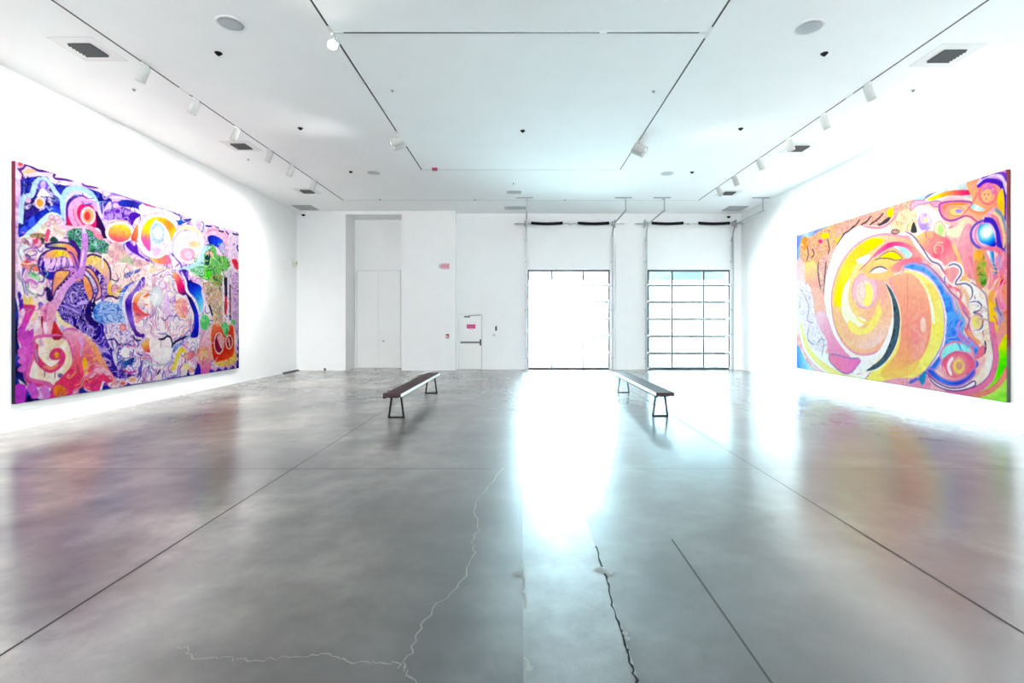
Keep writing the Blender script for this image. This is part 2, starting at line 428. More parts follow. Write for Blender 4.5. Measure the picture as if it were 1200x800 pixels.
# ------------------------------------------------------------------ outside
struct('ground', boxes((-40, 45, 18.76, 70, -.12, -.02)), noisy('sunlit_pavement', (.78, .78, .76), (.84, .84, .82), 4), 'pale pavement outside the garage doors', 'ground')
bm = bmesh.new()
add_prism(bm, [(18.80, 4.0), (21.5, 3.60), (21.5, 3.66), (18.80, 4.06)], -3, 12)
for v in bm.verts: v.co = Vector((v.co.y, v.co.x, v.co.z))
struct('canopy_outside', bm, noisy('dark_awning', (.014, .020, .022), (.017, .024, .026), 2), 'dark sloping canopy outside above the garage doors', 'canopy')
struct('dimming_building', boxes((6.2, 22, 36, 44, -.02, 12), (6.0, 22.2, 35.8, 44, 12, 12.3)), noisy('dimming_facade', (.040, .0415, .0415), (.048, .050, .050), .4), 'dark grey building added beyond the right garage door to dim its daylight', 'building')  # dark mass added so the bars of this door stand out
bm = bmesh.new(); add_box(bm, 5.1, 16, 19.4, 35.6, -.019, -.005); rnd = random.Random(5)
for k in range(300):
    c = Vector((rnd.uniform(5.2, 15.8), rnd.uniform(19.6, 35.4), -.006)); a = rnd.uniform(0, 2 * PI)
    d = Vector((math.cos(a), math.sin(a), 0)) * .03
    bm.faces.new([bm.verts.new(v) for v in (c - d, c + d, c + Vector((rnd.uniform(-.05, .05), rnd.uniform(-.05, .05), rnd.uniform(.06, .14))))])
tag(obj('lawn', bm, noisy('dry_lawn', (.0105, .012, .0095), (.0125, .014, .0115), 1.2)), 'pale lawn outside beyond the right garage door', 'lawn', kind='stuff')
M['strip'] = mat('painted_edge_glare', (.80, .82, .82), .35)  # pale colour stands in for daylight glare along the bench edges
# ------------------------------------------------------------------ benches
def make_bench(label):
    r = thing('bench', label, 'bench', group='long dark wooden benches')
    bm = boxes((-.165, .165, -1.87, 1.87, .425, .485), bev=.008)
    obj('seat', bm, M['wood'], r)
    bm = boxes((-.165, -.12, -1.85, 1.85, .395, .4245), (-.085, .10, -1.80, 1.80, .40, .4245), bev=.004)
    tag(obj('under_rail', bm, M['black'], r), 'black rails under the plank')
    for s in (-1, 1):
        tag(obj('edge_glare_strip', boxes((s * .1655, s * .171, -1.868, 1.868, .428, .482)), M['strip'], r), 'pale strip painting daylight glare on the seat edge')
    for yy in (-1.55, 1.6):
        lg = thing_part('leg_frame', r)
        w0, w1, t = .15, .098, .0125
        bm = bmesh.new()
        for s in (-1, 1):
            a = [(s * w0, .0), (s * (w0 - 2 * t), .0), (s * (w1 - 2 * t), .40), (s * w1, .40)]
            add_prism(bm, a if s < 0 else a[::-1], yy - .03, yy + .03)
        add_box(bm, -w0 + .012, w0 - .012, yy - .03, yy + .03, 0, .020)
        add_box(bm, -w1, w1, yy - .03, yy + .03, .382, .40)
        lg(bm)
    return r
def thing_part(name, parent):
    return lambda bm: tag(obj(name, bm, M['black'], parent), 'black flat steel trapezoid leg')
b1 = make_bench('long dark wooden bench on the clear grey floor left of the bright strip')
b1.location = (-2.27, 10.68, 0); b1.rotation_euler.z = -.022
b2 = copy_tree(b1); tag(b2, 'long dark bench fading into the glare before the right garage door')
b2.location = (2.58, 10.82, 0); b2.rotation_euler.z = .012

# ------------------------------------------------------------------ lighting tracks
def track(label, x, y0, y1, gaps):
    r = thing('lighting_track', label, 'lighting track', (x, 0, H), group='recessed lighting tracks')
    bm = bmesh.new(); cuts = sorted(gaps); a = y0
    for g0, g1 in cuts + [(y1, y1)]:
        if g0 > a: add_box(bm, -.014, .014, a, g0, -.006, -.0005)
        a = g1
    tag(obj('slot', bm, M['slot'], r), 'dark slot')
    obj('flange', boxes((-.028, -.0145, y0, y1, -.004, -.0005), (.0145, .028, y0, y1, -.004, -.0005)), M['ceiling'], r)
    for g0, g1 in cuts:
        obj('connector', boxes((-.026, .026, g0, g1, -.012, -.0005), bev=.003), M['white_metal'], r)
    return r
def ty(py): return F * (H - CAM_H) / (CY - py)
track('outer lighting track over the purple painting', -5.93, -5.5, 16.5, [(ty(102), ty(110))])
track('outer lighting track over the orange spiral painting', 5.90, -5.5, 16.5, [(ty(109), ty(114.5))])
track('inner lighting track that carries the bare glaring lamp', -2.66, -5.5, 13.2, [(ty(30), ty(51)), (ty(153), ty(160))])
track('inner lighting track ahead of the right garage door', 2.63, -5.5, 13.2, [(ty(31), ty(44)), (ty(166), ty(174))])
r = thing('lighting_track', 'short cross track joining the two inner lighting tracks', 'lighting track', (0, 6.96, H), group='recessed lighting tracks')
bm = boxes((-2.5, 1.10, -.014, .014, -.006, -.0005), (1.20, 2.5, -.014, .014, -.006, -.0005))
tag(obj('slot', bm, M['slot'], r), 'dark slot')
obj('flange', boxes((-2.5, 2.5, -.028, -.0145, -.004, -.0005), (-2.5, 2.5, .0145, .028, -.004, -.0005)), M['ceiling'], r)
for a, b in ((-2.63, -2.5), (1.10, 1.20), (2.5, 2.60)):
    obj('connector', boxes((a, b, -.026, .026, -.012, -.0005), bev=.003), M['white_metal'], r)

# ------------------------------------------------------------------ track spotlights
def make_spot(label, x, y, aim, group, size=1.0, drop=.11, lamp=False):
    """aim: direction of the beam"""
    r = thing('track_spotlight', label, 'spotlight', (x, y, H - .013), group=group)
    aim = Vector(aim).normalized()
    obj('adapter', boxes((-.02, .02, -.08, .08, -.035, .0), bev=.004), M['white_metal'], r)
    piv = Vector((0, 0, -drop))
    bm = bmesh.new(); add_tube(bm, [(0, 0, -.03), (0, 0, -drop)], .012, 8); add_lathe(bm, [(.02, -.02), (.02, .02)], piv, (0, 1, 0), 10)
    obj('stem', bm, M['white_metal'], r)
    s = size; c = piv + aim * .03
    bm = bmesh.new()
    add_lathe(bm, [(.045 * s, -.10 * s), (.062 * s, -.085 * s), (.066 * s, .0), (.066 * s, .15 * s), (.060 * s, .15 * s), (.056 * s, .125 * s), (.05 * s, .12 * s)], c, aim, 20)
    hs = obj('lamp_housing', bm, M['lamp_body'], r)
    bm = bmesh.new(); add_lathe(bm, [(.052 * s, .122 * s), (.052 * s, .128 * s)], c, aim, 20)
    obj('lens', bm, M['lamp'] if lamp else M['lens'], hs)
    return r, Vector((x, y, H - .013)) + c + aim * (.17 * s), aim
def spot_light(p, aim, power, angle, col=(1, .96, .92), blend=.8, r=.05):
    l = bpy.data.lights.new('spot_beam', 'SPOT'); l.energy = power; l.spot_size = math.radians(angle); l.spot_blend = blend
    l.color = col; l.shadow_soft_size = r
    o = bpy.data.objects.new('spot_beam', l); C.objects.link(o); o.location = p
    o.rotation_euler = Vector(aim).to_track_quat('-Z', 'Y').to_euler()
    return o
ordn = ['first', 'second', 'third', 'fourth', 'fifth', 'sixth']
for side, xs, ys, what in ((-1, -5.93, (74, 115, 148.3, 175, 192.7, 210.7), 'purple painting'),
                           (1, 5.90, (97, 133, 161, 185, 205, 218), 'orange spiral painting')):
    for k, py in enumerate(ys):
        y = ty(py)
        aim = (side * .38, 0, -1)
        _, p, a = make_spot('%s white spotlight from the camera on the track over the %s' % (ordn[k], what), xs, y, aim if side else aim,
                            'spotlights over the ' + what, 1.06, .10)
        spot_light(p, (side * .62, 0, -1), P_SPOT, 140, blend=1.0)
    for y in (4.6, 2.2, -.5, -3.2):       # headless beams added along the out-of-view tracks to raise the overall light
        spot_light((xs, y, H - .25), (side * .5, 0, -1), P_SPOT, 120)
# inner tracks
x, y = -2.66, ty(40)
_, p, a = make_spot('bare glaring white spotlight at the joint of the inner and cross tracks', x, y + .02, (.26, -1, -.55), 'inner spotlights', 1.1, .13, lamp=True)
spot_light(p, a, P_SPOT * .35, 80)
for k, (px, py) in enumerate(((463.7, 158), (466, 163))):
    _, p, a = make_spot(['farther-back', 'nearer'][1 - k] + ' white spotlight of the tilted pair near the red ceiling alarm', -2.66, ty(py), (-.95, -.35, -.55), 'inner spotlights', 1.2, .10)
    spot_light(p, a, P_SPOT * .6, 90)
for k, (px, py) in enumerate(((746, 166), (749, 171))):
    _, p, a = make_spot(['nearer', 'farther-back'][k] + ' white spotlight of the tilted pair in front of the right garage door', 2.63, ty(py), (.95, -.35, -.55), 'inner spotlights', 1.2, .10)
    spot_light(p, a, P_SPOT * .6, 90)

# ------------------------------------------------------------------ ceiling speakers
def ceiling_speaker(px, py, label, rad=.19):
    x, y = on_ceiling(px, py)
    r = thing('ceiling_speaker', label, 'speaker', (x, y, H), group='round grey ceiling speakers')
    bm = bmesh.new(); add_lathe(bm, [(rad - .03, .004), (rad - .03, -.014), (rad - .012, -.020), (rad, -.010), (rad + .008, .004)], seg=40)
    obj('rim', bm, M['white_metal'], r)
    bm = bmesh.new(); add_lathe(bm, [(rad - .031, .002), (rad - .031, -.012), (.10, -.016), (.02, -.017)], seg=40)
    tag(obj('grille', bm, M['speaker'], r), 'grey mesh grille')
ceiling_speaker(271, 27.5, 'large round grey ceiling speaker near the glaring lamp')
ceiling_speaker(948, 31, 'large round grey ceiling speaker nearest the orange spiral painting')
ceiling_speaker(438, 202, 'small distant grey ceiling speaker left of the red ceiling alarm')
ceiling_speaker(782, 203, 'small distant grey ceiling speaker toward the right garage door')

# ------------------------------------------------------------------ vents
def vent(px, py, label, s=.64):
    x, y = on_ceiling(px, py)
    r = thing('ceiling_vent', label, 'vent', (x, y, H), group='square white ceiling vents')
    o, i = s / 2, s * .27
    obj('frame', boxes((-o, o, -o, -i, -.003, -.0005), (-o, o, i, o, -.003, -.0005), (-o, -i, -i, i, -.003, -.0005), (i, o, -i, i, -.003, -.0005)), M['white_metal'], r)
    obj('edge_line', boxes((-o - .008, o + .008, -o - .008, -o, -.002, -.0003), (-o - .008, o + .008, o, o + .008, -.002, -.0003),
                            (-o - .008, -o, -o, o, -.002, -.0003), (o, o + .008, -o, o, -.002, -.0003)), M['seam'], r)
    tag(obj('duct', boxes((-i, i, -i, i, -.004, .002)), M['ventdark'], r), 'dark duct opening')
    bm = bmesh.new(); n = 6
    for k in range(n):
        yy = -i + (k + .5) * 2 * i / n
        vs = [bm.verts.new(v) for v in ((-i, yy - .016, -.012), (i, yy - .016, -.012), (i, yy + .012, -.034), (-i, yy + .012, -.034), (-i, yy - .016, -.009), (i, yy - .016, -.009), (i, yy + .012, -.031), (-i, yy + .012, -.031))]
        for q in ((0, 1, 2, 3), (7, 6, 5, 4), (0, 4, 5, 1), (2, 6, 7, 3), (1, 5, 6, 2), (0, 3, 7, 4)): bm.faces.new([vs[j] for j in q])
    obj('louvre', bm, M['louvre'], r)
vent(104, 58, 'large square ceiling vent above the near end of the purple painting')
vent(283, 171, 'square ceiling vent above the far end of the purple painting')
vent(360, 224, 'smallest square ceiling vent toward the corner left of the alcove')
vent(1109, 65, 'large square ceiling vent above the near end of the orange spiral painting')
vent(936, 173.5, 'square ceiling vent above the far end of the orange spiral painting')
vent(854, 226, 'smallest square ceiling vent toward the right garage door')
def grille(px, py, w, d, label, name='return_grille'):
    x, y = on_ceiling(px, py)
    r = thing(name, label, 'vent', (x, y, H), group='flat grey ceiling grilles')
    obj('frame', boxes((-w, w, -d, -d + .03, -.014, .002), (-w, w, d - .03, d, -.014, .002), (-w, -w + .03, -d + .03, d - .03, -.014, .002), (w - .03, w, -d + .03, d - .03, -.014, .002)), M['grille'], r)
    bm = bmesh.new(); n = 10
    for k in range(n):
        yy = -d + .03 + (k + .5) * (2 * d - .06) / n
        add_box(bm, -w + .03, w - .03, yy - .012, yy + .012, -.011, .002)
    obj('slats', bm, M['grille'], r)
grille(358, 243, .34, .36, 'flat grey ceiling grille in the corner left of the alcove')
grille(604, 243.3, .38, .22, 'flat grey ceiling grille before the left garage door')
grille(602.5, 225, .22, .14, 'smaller grey ceiling grille farther from the left garage door')
grille(861, 244, .34, .36, 'flat grey ceiling grille in the corner beside the right wall')

# ------------------------------------------------------------------ small ceiling fittings
def sprinkler(px, py, label, r_=.042, m='black', name='sprinkler_head', cat='sprinkler'):
    x, y = on_ceiling(px, py)
    r = thing(name, label, cat, (x, y, H), group='small ceiling fittings')
    bm = bmesh.new(); add_lathe(bm, [(r_ + .012, .002), (r_ + .012, -.006), (r_ * .9, -.012)], seg=18); obj('rose', bm, M['white_metal' if m == 'white_metal' else 'black'], r)
    bm = bmesh.new(); add_lathe(bm, [(r_ * .85, -.010), (r_ * .8, -.028), (r_ * .35, -.034), (r_ * .3, -.045)], seg=14); obj('nozzle', bm, M['grey_metal' if m == 'white_metal' else 'black'], r)
for px, py, lab in ((256, 62, 'black ceiling sprinkler below the large left speaker'), (352, 150, 'black ceiling sprinkler between the outer and inner left tracks'),
                    (411, 201, 'tiny dark ceiling sprinkler beside the small left speaker'), (966, 62.5, 'black ceiling sprinkler below the large right speaker'),
                    (868, 150.5, 'black ceiling sprinkler between the outer and inner right tracks'), (612.5, 153, 'black ceiling sprinkler in the middle between the inner tracks'),
                    (811, 201.5, 'tiny dark ceiling sprinkler beside the small right speaker')):
    sprinkler(px, py, lab)
for px, py, lab in ((157, 104, 'small white ceiling sensor near the purple painting'), (460, 105, 'small white ceiling sensor right of the glaring lamp'),
                    (766, 106, 'small white ceiling sensor left of the inner right track'), (1070, 105, 'small white ceiling sensor near the orange spiral painting'),
                    (445, 233, 'tiny white ceiling sensor above the alcove'), (557, 233.5, 'tiny white ceiling sensor above the emergency door'),
                    (602, 214.5, 'tiny white ceiling sensor by the smaller grey grille'), (662, 234, 'tiny white ceiling sensor above the left garage door'),
                    (291, 186, 'tiny white ceiling sensor by the middle left vent'), (777, 232.5, 'tiny white ceiling sensor above the right garage door')):
    sprinkler(px, py, lab, .03, 'white_metal', 'ceiling_sensor', 'sensor')
x, y = on_ceiling(509.5, 197)
r = thing('alarm_strobe', 'small dark red ceiling alarm at the end of the inner left track', 'alarm', (x, y, H))
obj('backplate', boxes((-.075, .075, -.05, .05, -.02, .002), bev=.004), M['red'], r)
obj('body', boxes((-.065, .065, -.04, .04, -.065, -.0205), bev=.01), M['red'], r)

# ------------------------------------------------------------------ security cameras
def dome(x, y, z, label, back):
    r = thing('security_camera', label, 'camera', (x, y, z), group='dome security cameras')
    bm = bmesh.new(); add_lathe(bm, [(.03, .10), (.075, .095), (.08, .03), (.075, .0)], seg=20)
    add_box(bm, min(0, back[0]), max(.02, back[0]), min(0, back[1]) - .02, max(.02, back[1]), .03, .09)
    obj('bracket', bm, M['white_metal'], r)
    bm = bmesh.new(); add_lathe(bm, [(.066 * math.cos(a), -.066 * math.sin(a)) for a in [k * PI / 16 for k in range(0, 9)]], seg=20)
    tag(obj('dome', bm, M['black'], r), 'black dome')
x, z = at_depth(355.5, 251.5, 17.75); dome(x, 17.75, z + .01, 'black dome camera in the corner above the plain left block', (-(XW + x) + .001, 0))
x, z = at_depth(854, 253.5, 18.2); dome(x, 18.2, z, 'black dome camera above the right garage door', (0, .299))

# ------------------------------------------------------------------ signs and switches on the back wall
x, z = at_depth(522, 312, YB)
r = thing('exit_sign', 'small pale red EXIT sign on the projecting wall block', 'sign', (x, YB, z))
obj('case', boxes((-.17, .16, -.05, 0, -.115, .115), bev=.006), M['white_metal'], r)
obj('face', boxes((-.155, .15, -.056, -.0505, -.10, .10)), M['pink'], r)
def text_bm(s, size):
    cu = bpy.data.curves.new('letters', 'FONT'); cu.body = s; cu.size = size; cu.align_x = 'CENTER'; cu.align_y = 'CENTER'; cu.extrude = .002
    t = bpy.data.objects.new('letters', cu); C.objects.link(t)
    bpy.context.view_layer.update()
    me = bpy.data.meshes.new_from_object(t.evaluated_get(bpy.context.evaluated_depsgraph_get()))
    bm = bmesh.new(); bm.from_mesh(me)
    bpy.data.objects.remove(t); bpy.data.curves.remove(cu); bpy.data.meshes.remove(me)
    bmesh.ops.rotate(bm, verts=bm.verts, cent=(0, 0, 0), matrix=Matrix.Rotation(PI / 2, 3, 'X'))
    return bm
bm = text_bm('EXIT', .15); bmesh.ops.translate(bm, verts=bm.verts, vec=(0, -.058, 0))
obj('lettering', bm, M['pinkdark'], r)
obj('side_lamp', boxes((-.22, -.171, -.07, 0, -.06, .06), bev=.012), M['grey_metal'], r)

x, z = at_depth(524.5, 393.5, YB)
r = thing('fire_alarm_pull', 'small dark red fire alarm pull beside the emergency door', 'alarm', (x, YB, z))
obj('box', boxes((-.055, .055, -.045, 0, -.075, .075), bev=.006), M['red'], r)
obj('handle', boxes((-.035, .035, -.06, -.0455, -.03, .0), bev=.004), M['signwhite'], r)
x, z = at_depth(581.3, 384.7, YG)
r = thing('key_switch', 'narrow black switch on the wall right of the emergency door', 'switch', (x, YG, z))
obj('plate', boxes((-.035, .035, -.02, 0, -.085, .085), bev=.004), M['dark_frame'], r)
obj('lever', boxes((-.012, .012, -.04, -.0205, -.03, .02), bev=.003), M['black'], r)
x, z = at_depth(579, 392.5, YG)
r = thing('wall_socket', 'small pale wall plate just below the narrow black switch', 'socket', (x, YG, z))
obj('plate', boxes((-.05, .05, -.012, 0, -.04, .04), bev=.003), M['grille'], r)
obj('insert', boxes((-.025, .025, -.016, -.0125, -.022, .022), bev=.002), M['white_metal'], r)
# emergency light and thermostat strip on the left wall
d = XW * F / (CX - 344.5); z = CAM_H + (CY - 308) / F * d
r = thing('emergency_light', 'small cream emergency light high on the left wall near the corner', 'light', (-XW, d, z))
bm = bmesh.new(); add_lathe(bm, [(.15, 0), (.15, .03), (.12, .07), (.04, .085)], (0, 0, 0), (1, 0, 0), 20); obj('housing', bm, M['cream'], r)
bm = bmesh.new(); add_lathe(bm, [(.05, .084), (.045, .10), (.01, .105)], (0, 0, 0), (1, 0, 0), 14); obj('lens', bm, M['grille'], r)
# low dark strip at the foot of the left wall and a small floor plug by the left block
d = XW * F / (CX - 343); tag(obj('floor_strip', boxes((-XW + .001, -XW + .10, d - .75, d + .55, 0, .035), bev=.004), M['slot']), 'low dark strip at the foot of the left wall near the corner', 'cable cover')
x, _ = at_depth(381, 434, YB)
r = thing('wall_plug', 'tiny dark plug at the foot of the plain left block', 'plug', (x, YB, .05))
obj('body', boxes((-.035, .035, -.05, 0, -.03, .03), bev=.006), M['slot'], r); obj('flange', boxes((-.045, .045, -.012, -.0005, -.042, .042), bev=.002), M['grey_metal'], r)
# ------------------------------------------------------------------ paintings
# Colours are laid out in the plane of the canvas; shapes are given where they were measured on the photograph and
# projected onto the canvas plane, then stored as the pigment colour of a fine mesh.
RWD, RHT = 1120, 684
def s2l(h):
    h = h.lstrip('#'); v = np.array([int(h[i:i + 2], 16) / 255 for i in (0, 2, 4)])
    return v
_rng = np.random.RandomState(3)
def vnoise(fx, fy, seed):
    """smooth value noise over the raster, fx x fy cells"""
    r = np.random.RandomState(seed); g = r.rand(fy + 3, fx + 3)
    xs = np.linspace(0, fx, RWD, endpoint=False); ys = np.linspace(0, fy, RHT, endpoint=False)
    xi = xs.astype(int); yi = ys.astype(int); tx = xs - xi; ty_ = ys - yi
    tx = tx * tx * (3 - 2 * tx); ty_ = ty_ * ty_ * (3 - 2 * ty_)
    a = g[np.ix_(yi, xi)]; b = g[np.ix_(yi, xi + 1)]; c = g[np.ix_(yi + 1, xi)]; d = g[np.ix_(yi + 1, xi + 1)]
    return (a * (1 - tx) + b * tx) * (1 - ty_)[:, None] + (c * (1 - tx) + d * tx) * ty_[:, None]
def fbm(f, seed, oct_=3):
    o = 0; a = .55; t = 0
    for k in range(oct_):
        o = o + a * vnoise(int(f * 1.64 * 2 ** k), int(f * 2 ** k), seed + 17 * k); t += a; a *= .5
    return o / t
_FB = {}
def FB(f, seed):
    if (f, seed) not in _FB: _FB[(f, seed)] = fbm(f, seed)
    return _FB[(f, seed)]
_WX, _WY = fbm(7, 91), fbm(7, 133)
def warped(f, seed, amt=60):
    k = ('w', f, seed, amt)
    if k not in _FB:
        src = FB(f, seed)
        yy, xx = np.mgrid[0:RHT, 0:RWD]
        xs = np.clip(xx + (_WX - .5) * amt * 2, 0, RWD - 1).astype(int); ys = np.clip(yy + (_WY - .5) * amt * 2, 0, RHT - 1).astype(int)
        _FB[k] = src[ys, xs]
    return _FB[k]
def ramp_cols(t, cols):
    cs = np.array([s2l(c) for c in cols]); n = len(cs) - 1
    t = np.clip(t, 0, 1) * n; i = np.minimum(t.astype(int), n - 1); f = (t - i)[..., None]
    return cs[i] * (1 - f) + cs[i + 1] * f

CROPS = {'A': (0, 180, 5.3333), 'L1': (10, 180, 10.667), 'L2': (70, 215, 10.667), 'L3': (130, 225, 8.889), 'L4': (200, 250, 8.889),
         'L5': (10, 250, 10), 'L6': (80, 280, 10), 'L7': (10, 320, 10), 'L8': (10, 395, 9.41), 'M1': (80, 350, 7.273),
         'M2': (140, 310, 8.889), 'M3': (140, 390, 11.43), 'M4': (220, 330, 7.273), 'P': (0, 0, 1),
         'R1': (925, 255, 8.889), 'R2': (990, 220, 8), 'R3': (1060, 200, 8), 'R4': (1120, 190, 7.273), 'R5': (925, 340, 7.273),
         'R6': (985, 280, 8.889), 'R7': (985, 360, 8), 'R8': (1050, 290, 8.889), 'R9': (1060, 370, 8), 'R10': (1110, 290, 8),
         'R11': (1110, 380, 8), 'RW': (920, 180, 2.6667)}

class Painter:
    def __init__(s, xp, near, far, tn, tf, bn, bf, w):
        """xp: |x| of the canvas plane; near/far: pixel columns of its ends; t*/b*: pixel rows of the top and bottom edge there"""
        s.xp, s.near, s.far, s.w = xp, near, far, w
        s.tn, s.tf, s.bn, s.bf = tn, tf, bn, bf
        s.d0 = xp * F / abs(near - CX); s.d1 = xp * F / abs(far - CX)
        s.img = np.ones((RHT, RWD, 3)); s.cr = CROPS['P']
        s.yy, s.xx = np.mgrid[0:RHT, 0:RWD]
    def c(s, k): s.cr = CROPS[k]
    def m(s, p):
        x = s.cr[0] + p[0] / s.cr[2]; y = s.cr[1] + p[1] / s.cr[2]
        den = abs(x - CX); d = s.xp * F / max(den, 1)
        u = (d - s.d0) / (s.d1 - s.d0)
        q = (x - s.near) / (s.far - s.near)
        t = s.tn + (s.tf - s.tn) * q; b = s.bn + (s.bf - s.bn) * q
        v = (y - t) / (b - t)
        return (u * RWD, v * RHT)
    def smooth(s, pts, closed, sub=6):
        P = np.array(pts, float); n = len(P); out = []
        rng_ = range(n) if closed else range(n - 1)
        for i in rng_:
            p0 = P[(i - 1) % n] if closed or i > 0 else P[0]; p1 = P[i]; p2 = P[(i + 1) % n]
            p3 = P[(i + 2) % n] if closed or i + 2 < n else P[-1]
            for k in range(sub):
                t = k / sub
                out.append(.5 * (2 * p1 + (p2 - p0) * t + (2 * p0 - 5 * p1 + 4 * p2 - p3) * t * t + (3 * p1 - p0 - 3 * p2 + p3) * t ** 3))
        if not closed: out.append(P[-1])
        return np.array(out)
    def mask(s, poly, nonzero=False):
        acc = np.zeros((RHT, RWD + 1), np.int16)
        n = len(poly)
        for i in range(n):
            x0, y0 = poly[i]; x1, y1 = poly[(i + 1) % n]
            if y0 == y1: continue
            sg = 1
            if y0 > y1: x0, y0, x1, y1 = x1, y1, x0, y0; sg = -1
            r0 = max(int(math.ceil(y0 - .5)), 0); r1 = min(int(math.ceil(y1 - .5)), RHT)
            if r1 <= r0: continue
            rows = np.arange(r0, r1)
            xs = x0 + (rows + .5 - y0) * (x1 - x0) / (y1 - y0)
            xi = np.clip(np.ceil(xs - .5), 0, RWD).astype(int)
            acc[rows, xi] += sg if nonzero else 1
        cs = np.cumsum(acc[:, :RWD], axis=1)
        return (cs != 0) if nonzero else (cs % 2 == 1)
    def put(s, mk, col):
        if not mk.any(): return
        if isinstance(col, str):
            s.img[mk] = s2l(col); return
        k = col[0]
        if k == 'lin':
            a = np.array(s.m(col[1])); b = np.array(s.m(col[2])); d = b - a
            t = ((s.xx[mk] - a[0]) * d[0] + (s.yy[mk] - a[1]) * d[1]) / max(d @ d, 1e-6)
            s.img[mk] = ramp_cols(t, col[3:])
        elif k == 'rad':
            a = np.array(s.m(col[1])); b = np.array(s.m(col[2])); r = np.hypot(*(b - a))
            s.img[mk] = ramp_cols(np.hypot(s.xx[mk] - a[0], s.yy[mk] - a[1]) / r, col[3:])
        elif k == 'blot':      # ('blot', [cols], frequency)
            f = warped(col[2], int(col[2] * 7) + len(col[1]), 30)[mk]
            s.img[mk] = ramp_cols((f - .28) / .44, col[1])
        elif k == 'patch':     # hard-edged patches
            f = warped(col[2], int(col[2] * 5) + 3, 30)[mk]
            cs = np.array([s2l(c) for c in col[1]])
            s.img[mk] = cs[(np.clip((f - .22) / .56, 0, .999) * len(cs) * 2).astype(int) % len(cs)]
        elif k == 'marble':    # ('marble', bg, line, frequency, bands, width)
            f = warped(col[3], int(col[3]) + 5, 70)[mk]
            g = np.abs((f * col[4]) % 1 - .5) * 2
            t = np.clip((col[5] - g) / .16 + .5, 0, 1)[:, None]
            s.img[mk] = s2l(col[1]) * (1 - t) + s2l(col[2]) * t
    def fill(s, pts, col, line=None, lw=.035, sharp=False):
        q = [s.m(p) for p in pts]
        poly = np.array(q) if sharp else s.smooth(q, True)
        s.put(s.mask(poly, True), col)
        if line: s._ribbon(np.vstack([poly, poly[:1]]), line, lw, False)
    def ell(s, cx, cy, rx, ry, col, line=None, lw=.03, rot=0.0):
        pts = []
        for k in range(20):
            a = 2 * PI * k / 20; x, y = rx * math.cos(a), ry * math.sin(a)
            pts.append((cx + x * math.cos(rot) - y * math.sin(rot), cy + x * math.sin(rot) + y * math.cos(rot)))
        s.fill(pts, col, line, lw)
    def _ribbon(s, P, col, w, taper):
        px = w * .74 * RWD / s.w / 2; n = len(P)
        T = np.gradient(P, axis=0); L = np.hypot(T[:, 0], T[:, 1]) + 1e-6
        N = np.stack([-T[:, 1] / L, T[:, 0] / L], 1)
        ww = np.full(n, px)
        if taper:
            t = np.linspace(0, 1, n); ww = px * np.clip(np.minimum(t, 1 - t) * 5 + .25, 0, 1)
        a = P + N * ww[:, None]; b = P - N * ww[:, None]
        s.put(s.mask(np.vstack([a, b[::-1]]), True), col)
    def stroke(s, pts, col, w=.05, taper=True):
        s._ribbon(s.smooth([s.m(p) for p in pts], False, 8), col, w, taper)
    def dots(s, pts, r, col):
        for x, y in pts: s.ell(x, y, r, r, col)
    def wiggle_lines(s, region, cols, n, length, w, seed):
        """short brush strokes that follow the marbling flow inside a region"""
        mk = s.mask(s.smooth([s.m(p) for p in region], True), True)
        ys, xs = np.nonzero(mk); r = np.random.RandomState(seed)
        fl = FB(9, 211); gy, gx = np.gradient(fl)
        for k in range(n):
            i = r.randint(len(xs)); p = np.array([xs[i], ys[i]], float); pts = [p.copy()]
            for _ in range(int(length)):
                a, b = int(np.clip(p[1], 0, RHT - 1)), int(np.clip(p[0], 0, RWD - 1))
                t = np.array([-gy[a, b], gx[a, b]]); t /= (np.hypot(*t) + 1e-9); p = p + t * 4
                if not (0 <= p[0] < RWD and 0 <= p[1] < RHT) or not mk[int(p[1]), int(p[0])]: break
                pts.append(p.copy())
            if len(pts) > 3: s._ribbon(np.array(pts), cols[r.randint(len(cols))], w * r.uniform(.6, 1.3), True)

    def finish(s, amt, line_amt, lc):
        """fine brush texture: every colour is broken up by small strokes that follow the marbling"""
        a = warped(70, 5, 26)[..., None]; b = warped(34, 9, 50)
        s.img = np.clip(s.img * (1 - amt * 1.1 + amt * 2.2 * a), 0, 1)
        for f, k, sd in ((18, 7, 1), (30, 6, 2)):
            w_ = warped(f, sd + 40, 60); g = np.abs((w_ * k) % 1 - .5) * 2
            t = np.clip((.10 - g) / .1 + .3, 0, 1) * line_amt * np.clip((b - .40) * 5, 0, 1)
            s.img = s.img * (1 - t[..., None]) + s.img * s2l(lc) * t[..., None]
            g2 = np.abs((w_ * k + .5) % 1 - .5) * 2
            t2 = (np.clip((.10 - g2) / .1 + .3, 0, 1) * line_amt * .6 * np.clip((.52 - b) * 5, 0, 1))[..., None]
            s.img = s.img * (1 - t2) + (s.img * .4 + .6) * t2
